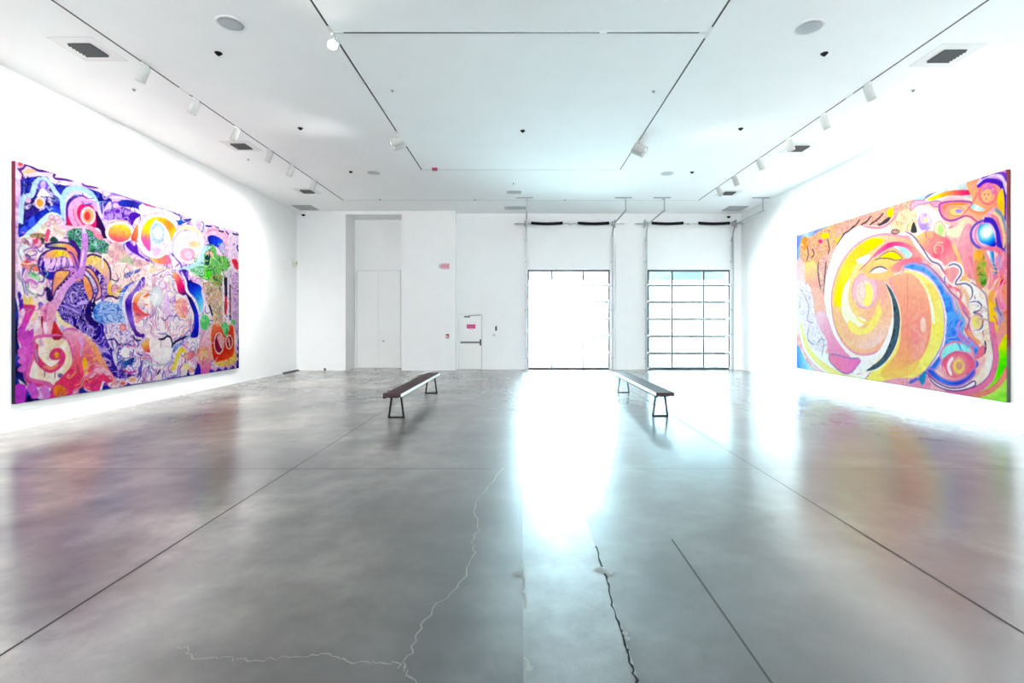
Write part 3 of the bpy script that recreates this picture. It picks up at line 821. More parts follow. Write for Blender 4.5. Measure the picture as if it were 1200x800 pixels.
def paint_purple():
    P = Painter(8.155, 18, 280, 190, 271, 471.5, 432, 6.35)
    P.img[:] = s2l('#f6e6f5')
    full = np.ones((RHT, RWD), bool)
    P.put(full, ('blot', ['#f8e4ee', '#fdf4f8', '#f0c4e6', '#dcc4f2', '#f8e8e4'], 9))
    P.c('P'); P.wiggle_lines([(18, 190), (280, 271), (280, 432), (18, 472)], ['#8a60cc', '#e0a0d8', '#6a50c0', '#ffffff', '#f0a8cc', '#5038a8', '#80b0e8', '#e878b0'], 900, 30, .035, 2)
    # ---- upper left: night sky, arches
    P.c('A')
    P.fill([(120, 165), (180, 155), (290, 150), (330, 190), (420, 205), (520, 218), (600, 232), (660, 272), (700, 300), (660, 420), (560, 350), (400, 290), (390, 320), (120, 520)], ('blot', ['#16148a', '#2b36d0', '#1c1c6e', '#3a40c8', '#14126a'], 20))
    P.fill([(92, 75), (110, 100), (180, 80), (240, 110), (330, 120), (380, 165), (480, 180), (560, 205), (650, 230), (700, 246), (800, 268), (800, 292), (690, 270), (640, 250), (520, 212), (410, 192), (330, 158), (250, 146), (180, 156), (125, 170), (100, 130)], '#f2cdf2')
    P.fill([(92, 45), (128, 50), (240, 85), (400, 138), (560, 190), (640, 218), (640, 226), (560, 200), (480, 176), (380, 160), (330, 116), (240, 104), (165, 78), (110, 94)], '#fbeaf6')
    P.fill([(88, 40), (125, 170), (128, 300), (112, 520), (112, 820), (88, 820)], ('blot', ['#edc9ee', '#d8a8e6', '#f6ddf2'], 14))
    P.stroke([(108, 98), (125, 108), (142, 100), (160, 80), (180, 82), (205, 96), (240, 114), (300, 118), (345, 132)], '#4a2080', .07)
    P.stroke([(352, 132), (336, 148), (350, 164), (400, 168), (460, 180)], '#4a2080', .06)
    P.stroke([(510, 188), (528, 205), (575, 214), (630, 216)], '#6a3a98', .06)
    P.stroke([(640, 235), (652, 285), (700, 262), (770, 266)], '#9a80d8', .05)
    P.stroke([(108, 100), (140, 135), (142, 170), (160, 180)], '#4a2080', .05)
    P.stroke([(155, 150), (150, 190), (165, 200), (150, 215)], '#5040b0', .04)
    P.ell(128, 75, 19, 17, '#d8384e', '#f4a0b0', .03)
    P.fill([(140, 130), (170, 105), (215, 110), (222, 124), (180, 134)], '#f8b880')
    # first arch with a pale figure
    P.fill([(128, 440), (140, 300), (160, 278), (200, 265), (225, 190), (270, 163), (310, 190), (350, 250), (395, 300), (392, 325), (300, 350), (180, 400)], ('blot', ['#201468', '#3a28a0', '#1a1058', '#e0d0f8', '#2a1a80'], 34))
    P.stroke([(128, 440), (140, 300), (160, 276), (200, 262), (225, 190), (270, 163), (310, 190), (350, 250), (395, 300)], '#b8dcfa', .11, False)
    P.ell(268, 205, 34, 32, '#6a48d8'); P.ell(270, 203, 17, 26, '#c0a8f0')
    P.fill([(240, 255), (265, 222), (300, 250), (318, 275), (275, 270), (235, 275)], '#f6eefc')
    P.ell(250, 313, 33, 36, '#f8e0ec'); P.ell(250, 313, 21, 26, '#f09a30'); P.ell(180, 298, 13, 17, '#e8a8d0')
    # blue arc and pale cloud
    P.fill([(118, 525), (128, 480), (180, 420), (260, 360), (340, 325), (392, 318), (396, 400), (330, 388), (270, 424), (220, 474), (150, 515)], ('blot', ['#1014a8', '#2440e0', '#0c1090', '#3858f0'], 16))
    P.fill([(150, 520), (220, 472), (280, 410), (330, 385), (390, 405), (412, 460), (402, 525), (300, 560), (220, 540), (140, 530)], ('blot', ['#ffffff', '#f7dce8', '#eef0c8', '#f3c6d8', '#d0c8b0'], 30))
    P.stroke([(150, 520), (220, 472), (280, 410), (330, 384), (392, 404)], '#c8f0f8', .10)
    for x, y in ((322, 400), (355, 405), (330, 430), (365, 430), (300, 445)): P.ell(x, y, 16, 14, '#f4c8dc', '#c08898', .02)
    # second arch: crimson spiral
    P.c('L2')
    P.fill([(36, 480), (40, 230), (90, 110), (190, 66), (300, 86), (400, 145), (480, 235), (530, 400), (600, 495), (650, 560), (610, 690), (530, 680), (470, 560), (90, 545)], '#dcc8f6')
    P.stroke([(36, 480), (40, 230), (90, 112), (190, 68), (300, 88), (400, 147), (490, 260)], '#a4d0f6', .14)
    P.fill([(80, 490), (78, 280), (130, 190), (220, 148), (330, 172), (420, 245), (480, 380), (540, 500), (605, 665), (535, 682), (470, 560), (100, 540)], ('lin', (100, 200), (560, 640), '#3a28a0', '#641a80', '#3a0c50', '#28084a'))
    P.fill([(108, 545), (122, 340), (170, 245), (260, 205), (370, 225), (440, 325), (452, 430), (430, 560)], ('lin', (120, 500), (440, 300), '#c81860', '#e8186a', '#b01070'))
    P.stroke([(205, 540), (150, 440), (138, 330), (190, 245), (290, 208), (400, 245), (470, 340)], '#f6a8dc', .13, False)
    P.stroke([(270, 530), (205, 430), (200, 320), (250, 248), (340, 232)], '#f4a0cc', .09, False)
    P.ell(355, 410, 80, 98, '#f8a468', '#fad0d8', .06); P.ell(345, 412, 38, 56, '#f03840')
    P.fill([(0, 525), (200, 540), (330, 525), (430, 560), (540, 690), (440, 640), (300, 585), (100, 580), (0, 575)], '#f6bcd8')
    # foliage under the arch
    P.c('P')
    P.fill([(80, 271), (100, 268), (112, 274), (125, 284), (141, 297), (130, 300), (115, 297), (95, 294), (83, 290)], ('patch', ['#2a7a50', '#3fae78', '#143040', '#8ad8b8', '#8a76c0', '#205840'], 40))
    P.c('L2'); P.fill([(330, 545), (430, 560), (520, 640), (540, 700), (470, 690), (400, 600)], ('blot', ['#f4a0b8', '#f0708c', '#f8d0d8'], 40))
    P.stroke([(300, 555), (312, 700), (315, 810)], '#dcc0ee', .10, False)
    # third: lavender cloud, bowl
    P.c('L3')
    P.fill([(-90, 250), (-60, 160), (0, 110), (0, 330), (-90, 300)], '#cdb6f0')
    P.fill([(-60, 200), (120, 160), (220, 198), (312, 240), (252, 290), (215, 362), (180, 312), (100, 290), (-60, 290)], ('blot', ['#5a1cb0', '#c8a8ec', '#3a1090', '#8a50d0', '#b090e4'], 26))
    P.fill([(215, 362), (200, 300), (190, 240), (230, 215), (312, 240), (252, 290)], '#4414a4')
    P.ell(92, 420, 150, 118, '#fbeaf4'); P.ell(92, 428, 122, 94, ('lin', (92, 350), (92, 520), '#f8dc40', '#f89848', '#f0407a'))
    P.stroke([(-40, 340), (60, 305), (150, 310), (205, 350)], '#c09060', .03)
    P.fill([(75, 105), (150, 82), (250, 95), (330, 130), (345, 218), (250, 170), (100, 152)], ('lin', (80, 90), (330, 200), '#2038c8', '#1a1c88', '#4a40c8'))
    P.fill([(330, 130), (470, 160), (640, 215), (720, 280), (690, 345), (560, 255), (430, 248), (330, 232), (290, 160)], ('blot', ['#e6f0fc', '#f8e8f6', '#ffffff', '#cfe0f8'], 26))
    for st, cc in (([(-20, 15), (100, 40), (300, 105), (470, 160)], '#8a6ad0'), ([(470, 150), (600, 190), (720, 245)], '#a888c8'), ([(640, 205), (680, 230), (725, 240)], '#50408a'), ([(340, 130), (420, 150), (470, 160)], '#c04878')): P.stroke(st, cc, .05)
    P.fill([(662, 285), (700, 295), (730, 275), (745, 300), (795, 305), (745, 330), (700, 345), (690, 315)], '#1450b4')
    # great eye ball
    P.ell(480, 455, 225, 240, '#f9eef8', '#c0a8dc', .03)
    P.fill([(212, 495), (235, 400), (278, 340), (285, 440), (270, 500), (300, 525)], ('lin', (220, 490), (290, 360), '#e84a3a', '#f8a050'))
    P.fill([(310, 470), (328, 370), (390, 288), (480, 258), (430, 330), (408, 420), (412, 605), (370, 592), (320, 510)], ('lin', (380, 300), (360, 600), '#fbe200', '#fbd820', '#f460a8', '#f050c0'))
    P.fill([(465, 262), (560, 270), (645, 330), (695, 440), (640, 535), (600, 420), (545, 335), (480, 300)], ('lin', (500, 270), (650, 500), '#f8c820', '#f58a30', '#f9e400'))
    P.fill([(405, 420), (430, 330), (480, 300), (545, 340), (600, 430), (605, 540), (560, 640), (490, 680), (430, 640)], '#f4def4')
    P.ell(485, 425, 74, 118, ('rad', (490, 425), (490, 540), '#ffffff', '#ffffff', '#a8c4f6', '#b8e0f4')); P.fill([(445, 600), (480, 570), (520, 610), (480, 665), (440, 640)], '#f2bcec')
    P.fill([(400, 692), (500, 690), (590, 648), (628, 738), (500, 745)], ('lin', (400, 700), (610, 700), '#fbd850', '#f88a58', '#f070b0'))
    P.fill([(148, 540), (190, 512), (235, 560), (270, 548), (302, 650), (405, 712), (380, 722), (280, 660), (200, 612)], '#5a1eb8')
    P.stroke([(280, 560), (340, 650), (420, 690)], '#b8a0e0', .05)
    # second ball
    P.c('L4')
    P.ell(180, 320, 170, 205, '#faf0f8', '#c8b4e8', .03)
    P.fill([(85, 150), (200, 125), (300, 175), (340, 235), (230, 175), (110, 190)], '#fae6b0')
    P.ell(235, 265, 85, 80, '#fbe0ea', '#e8c0dc', .02); P.ell(245, 318, 55, 34, '#fcd8a0'); P.ell(175, 425, 76, 66, '#f8b4d0', '#f0a0c8', .02); P.ell(185, 428, 42, 38, '#fcd2e6')
    P.stroke([(20, 400), (40, 260), (110, 180), (220, 180)], '#c0b0e8', .05)
    P.fill([(325, 365), (400, 325), (425, 400), (365, 460), (335, 565), (200, 585), (60, 590), (200, 535), (290, 470)], ('blot', ['#a8e4ee', '#c8f4f4', '#98d4ec'], 14))
    # green garden on the right
    P.stroke([(360, 235), (430, 190), (520, 205), (585, 280), (605, 390)], '#f6bcdc', .28, False)
    P.stroke([(365, 205), (430, 165), (530, 180), (600, 250)], '#e890b8', .06)
    P.fill([(382, 242), (450, 222), (545, 280), (495, 350), (440, 322), (410, 330)], ('lin', (420, 240), (500, 340), '#0c20a0', '#1838e0', '#2858f0'))
    P.ell(545, 360, 48, 60, ('blot', ['#e8dcf6', '#a090d0', '#d0c0ec'], 30))
    P.fill([(345, 430), (415, 350), (440, 320), (470, 360), (490, 430), (585, 450), (612, 560), (520, 620), (535, 765), (440, 715), (350, 685), (205, 590), (300, 540), (350, 530)], ('patch', ['#48b868', '#8ae030', '#2a9048', '#b8f078', '#185848', '#70d890', '#3aa850'], 34))
    P.ell(390, 630, 36, 52, '#40d020'); P.ell(400, 420, 40, 40, '#f0b8a8', '#306050', .03)
    P.fill([(355, 450), (410, 420), (395, 530), (360, 520)], '#143c40'); P.fill([(210, 590), (250, 555), (340, 545), (340, 650), (260, 640)], ('patch', ['#78c898', '#b8ecc8', '#50a878'], 50))
    P.fill([(605, 200), (715, 205), (720, 810), (540, 810), (555, 640), (612, 560), (612, 400)], ('blot', ['#f4dcf2', '#d8c0e4', '#fbeaf8', '#b898cc'], 30))
    P.fill([(635, 475), (690, 480), (705, 575), (665, 562)], '#e02c40'); P.stroke([(565, 640), (560, 720), (580, 810)], '#283848', .09); P.stroke([(700, 320), (690, 350), (708, 390)], '#3028a0', .09)
    for a, b in (((495, 172), (555, 182)), ((572, 172), (605, 215)), ((358, 122), (425, 128)), ((640, 200), (712, 212)), ((140, 65), (220, 58))): P.stroke([a, ((a[0] + b[0]) / 2, (a[1] + b[1]) / 2 + 4), b], '#2c3084', .07)
    # ---- pale ground between
    P.c('P')
    P.fill([(106, 302), (128, 297), (145, 296), (165, 305), (202, 317), (170, 332), (150, 345), (132, 352), (128, 318)], ('blot', ['#fbeadc', '#f3d0dc', '#f8e8c8', '#f4b8cc', '#ffffff', '#e0d4b0'], 15))
    P.fill([(128, 288), (140, 284), (152, 300), (175, 308), (160, 312), (130, 302)], ('blot', ['#a8c8a0', '#e0d0b8', '#f0b8c0', '#c8a0a8'], 20))
    P.c('M2'); P.fill([(45, 105), (130, 60), (205, 40), (212, 70), (140, 105), (75, 145)], ('patch', ['#6a78d8', '#1a2048', '#c0c8f4', '#3a48b0'], 60))
    # ---- palm petals
    P.c('L5')
    P.fill([(440, 372), (560, 345), (700, 355), (800, 430), (830, 520), (700, 425), (560, 405), (460, 405)], ('lin', (450, 380), (820, 450), '#6a58c0', '#d0c860', '#ee9a60', '#e08070'), '#30207a', .05)
    P.fill([(355, 560), (400, 478), (500, 432), (640, 428), (740, 468), (820, 560), (830, 720), (700, 640), (560, 680), (505, 768), (420, 730), (368, 680)], ('marble', '#e0a8e8', '#2414a4', 22, 8, .5), '#50308a', .05)
    P.fill([(410, 505), (500, 440), (640, 434), (735, 475), (770, 540), (690, 520), (640, 500), (560, 520), (500, 530)], ('lin', (420, 500), (680, 470), '#f0a0b0', '#f8b060', '#f6e020', '#f8d060'))
    for a in ((430, 520, 400, 640), (470, 520, 440, 660), (540, 520, 490, 640), (590, 520, 560, 620), (650, 510, 640, 600), (710, 520, 740, 620)):
        P.stroke([(a[0], a[1]), ((a[0] + a[2]) / 2 + 12, (a[1] + a[3]) / 2), (a[2], a[3])], '#ecc0ec', .09)
    P.fill([(385, 600), (420, 560), (425, 660), (470, 740), (430, 720), (390, 680)], '#2018b0')
    P.fill([(525, 810), (560, 705), (640, 640), (770, 655), (830, 690), (830, 830), (530, 830)], ('blot', ['#f4a85c', '#f8c078', '#ee9058', '#f2b8a0'], 18), '#70409a', .04)
    P.fill([(140, 320), (190, 290), (240, 340), (280, 390), (230, 380), (160, 350)], ('lin', (150, 310), (270, 380), '#f6c8dc', '#7a4868', '#e8a0d0'))
    P.ell(345, 350, 45, 52, '#f4b8d8', '#c05880', .03); P.fill([(300, 310), (350, 300), (345, 350), (310, 360)], '#e84a70'); P.fill([(370, 290), (420, 300), (415, 370), (395, 340)], '#284838')
    P.fill([(250, 260), (330, 235), (430, 250), (400, 290), (290, 290)], ('patch', ['#486a48', '#d0b870', '#203830', '#e09870'], 60)); P.fill([(490, 300), (530, 275), (580, 310), (570, 335), (490, 335)], '#284848')
    P.stroke([(440, 340), (455, 260), (480, 190)], '#e84a80', .10); P.stroke([(300, 380), (250, 430), (320, 450), (320, 540)], '#f0c0d0', .06)
    P.fill([(135, 400), (180, 380), (240, 400), (220, 450), (140, 500)], '#c8f0e8')
    P.fill([(145, 600), (200, 550), (270, 570), (340, 630), (345, 680), (250, 660), (180, 630)], ('blot', ['#f04848', '#f47860', '#f8a0a0', '#d83040'], 34))
    P.stroke([(180, 520), (220, 490), (265, 530)], '#484a6a', .05); P.fill([(230, 710), (300, 690), (370, 740), (360, 790), (270, 750)], ('blot', ['#68c088', '#b0e0b0', '#389058'], 40))
    P.c('L6')
    P.fill([(-10, 80), (60, 130), (110, 230), (140, 370), (90, 380), (40, 250), (-10, 150)], ('lin', (0, 80), (120, 350), '#f0905c', '#e87890', '#9a60c8'))
    P.stroke([(20, 10), (90, 90), (140, 200), (150, 360)], '#3a1880', .13); P.stroke([(-10, 150), (50, 180), (100, 290), (130, 370)], '#5a3aa0', .05)
    P.fill([(185, 250), (228, 200), (300, 183), (400, 225), (465, 300), (495, 400), (485, 560), (470, 660), (425, 665), (440, 520), (380, 420), (300, 340), (195, 320)], ('lin', (260, 230), (460, 600), '#f8d860', '#fac878', '#e8b0b8', '#b890e0'), '#4a2a70', .06)
    P.fill([(225, 300), (300, 322), (380, 400), (440, 480), (452, 660), (400, 695), (380, 560), (340, 440), (268, 352)], ('marble', '#2c1296', '#d8a8e8', 26, 8, .4))
    P.fill([(185, 340), (260, 345), (330, 430), (382, 560), (385, 670), (305, 715), (350, 600), (320, 500), (250, 400)], ('lin', (220, 350), (350, 680), '#f8b080', '#f2a058', '#e8a8c0'), '#5a2a80', .05)
    P.fill([(290, 580), (312, 720), (340, 830), (260, 840), (295, 700)], '#181040')
    P.fill([(170, 430), (222, 445), (272, 540), (292, 650), (252, 760), (215, 830), (200, 700), (178, 580)], ('lin', (190, 440), (250, 780), '#f8b070', '#ee8a48', '#f0b0b0'), '#502880', .05)
    P.ell(545, 590, 40, 60, '#f4a8c4', '#a05888', .03); P.stroke([(495, 480), (480, 600), (520, 650), (580, 640), (610, 560)], '#f8c840', .12); P.stroke([(500, 460), (560, 490), (620, 440)], '#5a4a60', .04); P.stroke([(430, 665), (520, 670), (580, 690), (620, 600)], '#3a1860', .06)
    # dark marbled field
    P.c('P')
    P.fill([(66, 358), (74, 345), (82, 334), (95, 330), (104, 350), (108, 352), (109, 372), (123, 381), (127, 398), (134, 412), (142, 427), (156, 440), (138, 442), (128, 433), (121, 417), (112, 399), (101, 391), (88, 383), (77, 381), (69, 371)], ('marble', '#1c0c90', '#d0b4f4', 20, 9, .26))
    P.fill([(108, 350), (107, 356), (108, 372), (115, 378), (111, 384), (100, 372), (103, 356)], '#1c1068')
    P.fill([(112, 385), (124, 382), (128, 398), (134, 412), (142, 427), (156, 440), (138, 442), (129, 432), (122, 416)], ('marble', '#240a9c', '#7a58e0', 24, 7, .2))
    P.wiggle_lines([(66, 358), (95, 332), (108, 372), (126, 398), (152, 439), (128, 433), (101, 391), (76, 381)], ['#c8acf2', '#1a0c70', '#9a7cec'], 60, 16, .035, 8)
    # trunk
    P.c('L7')
    P.fill([(700, -60), (790, -40), (810, 60), (760, 120), (690, 190), (625, 330), (570, 430), (540, 560), (500, 790), (400, 810), (352, 700), (380, 560), (375, 400), (480, 330), (540, 290), (640, 120)], ('lin', (760, 0), (440, 780), '#d088e0', '#eab0ec', '#f4a0c4', '#f6c8d0'))
    P.c('L6'); P.stroke([(195, -60), (190, 120), (165, 330), (130, 460)], '#c684da', .18, False); P.stroke([(180, 120), (150, 340)], '#f0c8f0', .05)
    P.c('L7')
    P.fill([(512, 250), (518, 120), (560, -20), (720, -20), (645, 92), (562, 182), (530, 265)], ('lin', (600, 0), (530, 250), '#f8b060', '#f0a070', '#e07890'), '#5a2a80', .04)
    for k in range(6): P.ell(585 + k * 34, 180 - k * 36, 22, 9, '#2a1660', rot=-.8)
    P.fill([(410, -10), (520, -10), (515, 70), (450, 50)], '#2820b4'); P.stroke([(420, 180), (470, 200), (480, 300), (510, 260)], '#241458', .12)
    P.fill([(540, 550), (600, 650), (645, 725), (565, 775), (503, 745), (512, 640)], '#d42c34'); P.fill([(378, 520), (405, 495), (408, 585), (393, 640)], '#b02444')
    P.stroke([(560, 440), (620, 560), (800, 660)], '#fbe8b0', .10); P.stroke([(640, 700), (720, 660), (820, 690)], '#d860b8', .14)
    P.stroke([(460, 340), (430, 500), (400, 780)], '#e870b8', .07); P.stroke([(420, 560), (440, 700)], '#fae0f0', .08)
    # magenta left margin
    P.c('P')
    P.fill([(17, 352), (22, 366), (21, 395), (25, 412), (28, 440), (32, 450), (17, 452)], ('blot', ['#141a78', '#0c1048', '#2434b0'], 20))
    P.fill([(23, 358), (33, 361), (44, 357), (41, 372), (33, 386), (40, 384), (41, 395), (39, 420), (37, 441), (31, 446), (26, 430), (25, 405), (21, 394), (23, 374)], ('lin', (28, 360), (32, 440), '#e83898', '#d848d0', '#ea58d0', '#d03cb8'))
    P.c('L7')
    P.fill([(140, 360), (172, 280), (240, 170), (322, 210), (335, 300), (352, 400), (352, 560), (350, 820), (300, 820), (292, 600), (200, 668), (250, 540), (320, 380), (215, 372)], ('blot', ['#fdf2dc', '#fbe0b8', '#f8d8e8', '#ffffff'], 18))
    P.fill([(165, 350), (185, 250), (225, 300), (250, 260), (290, 300), (290, 365), (215, 372)], '#f8dc78')
    P.stroke([(150, 370), (215, 380), (320, 385)], '#e83880', .08); P.stroke([(120, 210), (150, 340), (140, 410)], '#5020b0', .10); P.stroke([(190, 120), (260, 80), (340, 130)], '#d078d0', .08)
    P.stroke([(190, 150), (230, 260)], '#8a70c0', .05); P.stroke([(130, 480), (180, 430), (120, 620)], '#f8d0f4', .07)
    # shell
    P.c('L8')
    P.fill([(200, 430), (232, 445), (430, 492), (510, 545), (560, 600), (620, 680), (500, 660), (480, 560), (300, 520), (210, 485)], '#e23c90')
    P.fill([(245, 280), (300, 120), (300, -10), (610, -10), (690, 100), (715, 250), (685, 400), (600, 512), (500, 530), (430, 490), (232, 440), (225, 350)], ('blot', ['#fffaee', '#fdeed4', '#fae2b8', '#fdf2e8'], 10), '#e868b4', .08)
    P.stroke([(320, 60), (310, 200), (380, 300), (470, 345), (560, 295), (600, 205), (565, 145), (505, 150), (480, 205), (520, 235)], '#e43c80', .15)
    P.stroke([(380, 300), (470, 330), (550, 285)], '#f89060', .06); P.ell(532, 185, 38, 44, '#f8a024', '#e04070', .05)
    P.ell(575, 410, 32, 28, '#7a68b0'); P.stroke([(400, 350), (400, 430)], '#a06080', .03); P.stroke([(512, 350), (512, 440)], '#a06080', .03)
    P.fill([(490, -20), (590, -20), (560, 20), (500, 20)], '#a82440'); P.stroke([(350, 0), (380, 90)], '#e0b0e0', .09); P.stroke([(300, 120), (320, 260)], '#b090c8', .05)
    P.fill([(70, 745), (108, 440), (160, 545), (230, 560), (300, 640), (400, 660), (480, 555), (515, 670), (300, 705), (150, 735)], ('blot', ['#1428a8', '#2468e8', '#101870', '#0c0c60'], 24))
    P.fill([(112, 445), (225, 535), (160, 570)], '#f6eeff', sharp=True); P.fill([(265, 510), (350, 545), (320, 570)], '#fbe8f8', sharp=True); P.fill([(385, 505), (470, 545), (450, 600)], '#f8e8f8', sharp=True)
    P.stroke([(122, 495), (125, 600), (110, 730)], '#c838d8', .28); P.stroke([(225, 500), (270, 560), (312, 650)], '#da58da', .2); P.stroke([(378, 520), (410, 590), (428, 665)], '#e280e4', .2)
    for k, y in enumerate((90, 130, 200, 290)): P.stroke([(200, y + 20), (150, y + 40), (128, y + 75)], '#e868d8', .14)
    # coral mountain
    P.c('P')
    P.fill([(78, 386), (96, 389), (112, 403), (120, 419), (128, 432), (136, 445), (125, 447), (120, 446), (114, 458), (94, 453), (80, 463), (60, 467), (62, 452), (72, 440), (84, 425), (85, 405), (75, 392)], ('lin', (98, 388), (98, 460), '#f6b0cc', '#f478a0', '#f46070', '#f0386a', '#ec2c90'))
    P.fill([(98, 391), (112, 403), (120, 419), (130, 436), (136, 446), (126, 440), (116, 425), (106, 405)], ('lin', (98, 391), (130, 440), '#f8c0a8', '#f8a050', '#f89048'))
    P.fill([(64, 448), (74, 440), (84, 430), (90, 440), (84, 455), (68, 463)], '#ec3468'); P.fill([(63, 452), (72, 450), (80, 458), (66, 464)], '#f08020')
    P.c('M1')
    P.fill([(120, 520), (140, 488), (165, 545), (162, 640), (135, 620)], '#fac020'); P.stroke([(140, 640), (200, 640), (250, 600), (320, 612), (385, 680)], '#f8b8d0', .14); P.stroke([(100, 310), (115, 400), (110, 480)], '#e0a8e8', .10)
    P.stroke([(200, 520), (250, 500), (290, 560)], '#f8b070', .06); P.stroke([(180, 560), (240, 540), (280, 590)], '#f890a0', .06)
    P.fill([(85, 790), (108, 735), (150, 770), (200, 800)], '#1c2ca8'); P.fill([(290, 775), (310, 705), (345, 735), (375, 770)], '#1c20b0')
    # water right of the palm
    P.fill([(228, 62), (290, 15), (420, 35), (490, 60), (490, 250), (420, 205), (330, 215), (240, 182), (212, 122)], ('marble', '#b0cef8', '#3f74d4', 16, 8, .42))
    P.fill([(212, 122), (228, 62), (280, 30), (250, 110), (300, 190), (240, 182)], ('blot', ['#3a68d8', '#6ab0f0', '#2a50c0'], 30))
    P.fill([(305, 222), (420, 200), (500, 210), (590, 330), (590, 650), (500, 640), (430, 545), (380, 430), (330, 342)], ('marble', '#f6e8f8', '#8f76cc', 18, 8, .3))
    P.ell(490, 440, 66, 62, '#f8f4fc', '#6a68a8', .04); P.fill([(412, 440), (432, 510), (500, 548), (562, 500), (552, 560), (470, 585), (420, 532)], '#2c74cc')
    P.stroke([(320, 350), (390, 340), (440, 390), (520, 380)], '#3a2090', .05); P.stroke([(410, 400), (450, 380), (540, 390)], '#404a90', .05); P.ell(465, 240, 24, 26, '#f4a0a0', '#e06080', .03)
    P.stroke([(380, 440), (420, 560), (500, 640), (580, 640)], '#e8e0fa', .10)
    P.ell(465, 715, 27, 24, '#f0806a'); P.ell(550, 682, 33, 22, '#f2a048'); P.ell(395, 700, 24, 26, '#f4a8a0')
    # ---- centre orb
    P.c('M2')
    P.fill([(-5, 340), (40, 240), (110, 190), (185, 168), (120, 235), (60, 330), (35, 430), (0, 450)], ('lin', (150, 180), (10, 430), '#2448c8', '#2a70dc', '#a8d0f8'))
    P.stroke([(200, 170), (110, 240), (50, 350), (45, 470), (90, 620)], '#ece4fa', .10)
    P.fill([(58, 400), (90, 320), (160, 240), (245, 120), (275, 180), (245, 235), (170, 292), (130, 372), (140, 520), (180, 680), (275, 742), (200, 750), (135, 680), (85, 560)], ('lin', (230, 170), (180, 720), '#5838c0', '#a078e0', '#3a10a8', '#8a60dc', '#4818a0'))
    P.fill([(128, 420), (160, 300), (260, 235), (275, 130), (400, 65), (545, 78), (605, 180), (625, 300), (722, 345), (765, 470), (768, 600), (705, 690), (560, 765), (300, 760), (195, 685), (148, 560)], ('blot', ['#ffffff', '#f8e4f0', '#fdf6ec', '#f4d4ea', '#f6f0ff'], 16))
    P.wiggle_lines([(128, 420), (275, 130), (545, 78), (722, 345), (768, 600), (560, 765), (195, 685)], ['#b890d8', '#e898c0', '#8088c8', '#f0a0a8', '#ffffff', '#d8a8e8'], 190, 14, .03, 4)
    P.fill([(136, 440), (158, 330), (240, 265), (300, 265), (212, 342), (190, 420), (262, 500), (335, 512), (250, 545), (180, 610), (158, 520)], ('lin', (230, 280), (170, 560), '#fad8b0', '#f4a050', '#ea4458', '#f4a0a8'))
    P.stroke([(245, 345), (280, 320), (310, 298)], '#ee7840', .09); P.stroke([(250, 420), (300, 410)], '#f0a070', .06); P.stroke([(205, 430), (230, 360), (290, 350)], '#fbe4d0', .07)
    P.fill([(575, 400), (640, 345), (705, 400), (700, 540), (620, 545), (585, 470)], ('blot', ['#f8c0a0', '#f47890', '#fbd8cc', '#f49060'], 26))
    P.ell(385, 330, 68, 105, ('rad', (375, 340), (385, 435), '#ffffff', '#eef6f6', '#d4e0e8'), '#c0c8d0', .02)
    P.fill([(470, 300), (500, 290), (520, 380), (545, 500), (560, 540), (520, 620), (480, 540), (450, 470)], '#e8c8f2'); P.stroke([(430, 540), (470, 580), (520, 530), (560, 540)], '#8060a8', .04)
    P.ell(430, 122, 12, 12, '#808088'); P.stroke([(370, 120), (355, 200), (400, 240)], '#c8b0a8', .03); P.stroke([(500, 110), (545, 220), (560, 330)], '#dce8c8', .06)
    P.fill([(555, 88), (620, 108), (685, 230), (715, 305), (620, 298), (590, 200)], ('lin', (580, 90), (680, 300), '#f8b068', '#f0486a', '#ea1078', '#501060'))
    P.fill([(690, 290), (740, 330), (802, 450), (825, 560), (815, 742), (735, 748), (772, 650), (772, 520), (730, 400)], ('lin', (700, 290), (780, 740), '#28084a', '#1018a8', '#1424e8', '#0c18b0'))
    P.fill([(618, 62), (700, 52), (715, 170), (695, 235), (655, 130)], ('blot', ['#5a30b8', '#7a48d8', '#3a1890'], 30))
    P.fill([(700, 125), (722, 160), (745, 150), (762, 175), (845, 220), (870, 320), (862, 480), (828, 510), (805, 400), (715, 265)], ('lin', (740, 150), (850, 490), '#0a1080', '#0c24c8', '#1878ec', '#58c8f4', '#b0f0f4'))
    P.stroke([(640, 70), (690, 180), (700, 270), (790, 380), (830, 520)], '#f4ecfa', .09)
    P.fill([(865, 200), (900, 190), (905, 280), (880, 260)], '#1c2878')
    # ---- bottom centre
    P.c('M3')
    P.wiggle_lines([(0, 60), (300, 100), (520, 540), (300, 680), (0, 700)], ['#8a60cc', '#e088c4', '#5a48b0', '#fbeef8', '#a8bcec'], 130, 18, .04, 6)
    P.fill([(292, 150), (330, 100), (410, 70), (415, 180), (435, 240), (350, 250)], ('lin', (360, 90), (400, 245), '#f6c890', '#f8b040', '#f07840', '#d8306a'))
    P.fill([(418, 75), (690, 85), (705, 250), (620, 405), (480, 365), (420, 285)], ('blot', ['#fdf6f4', '#fbe8ee', '#ffffff'], 14))
    P.stroke([(300, 290), (360, 390), (520, 430), (620, 400)], '#c8d0d8', .06); P.stroke([(555, 90), (555, 200)], '#c0a0d0', .04); P.stroke([(510, 75), (590, 75), (640, 38), (690, 70), (708, 165)], '#1c1448', .07)
    P.fill([(715, 205), (780, 135), (890, 105), (880, 60), (960, 20), (860, 130), (790, 190), (735, 255)], ('blot', ['#5a8ce0', '#a8c4f0', '#3460c0'], 40)); P.stroke([(700, 200), (720, 140), (800, 88), (910, 35)], '#1c2860', .08)
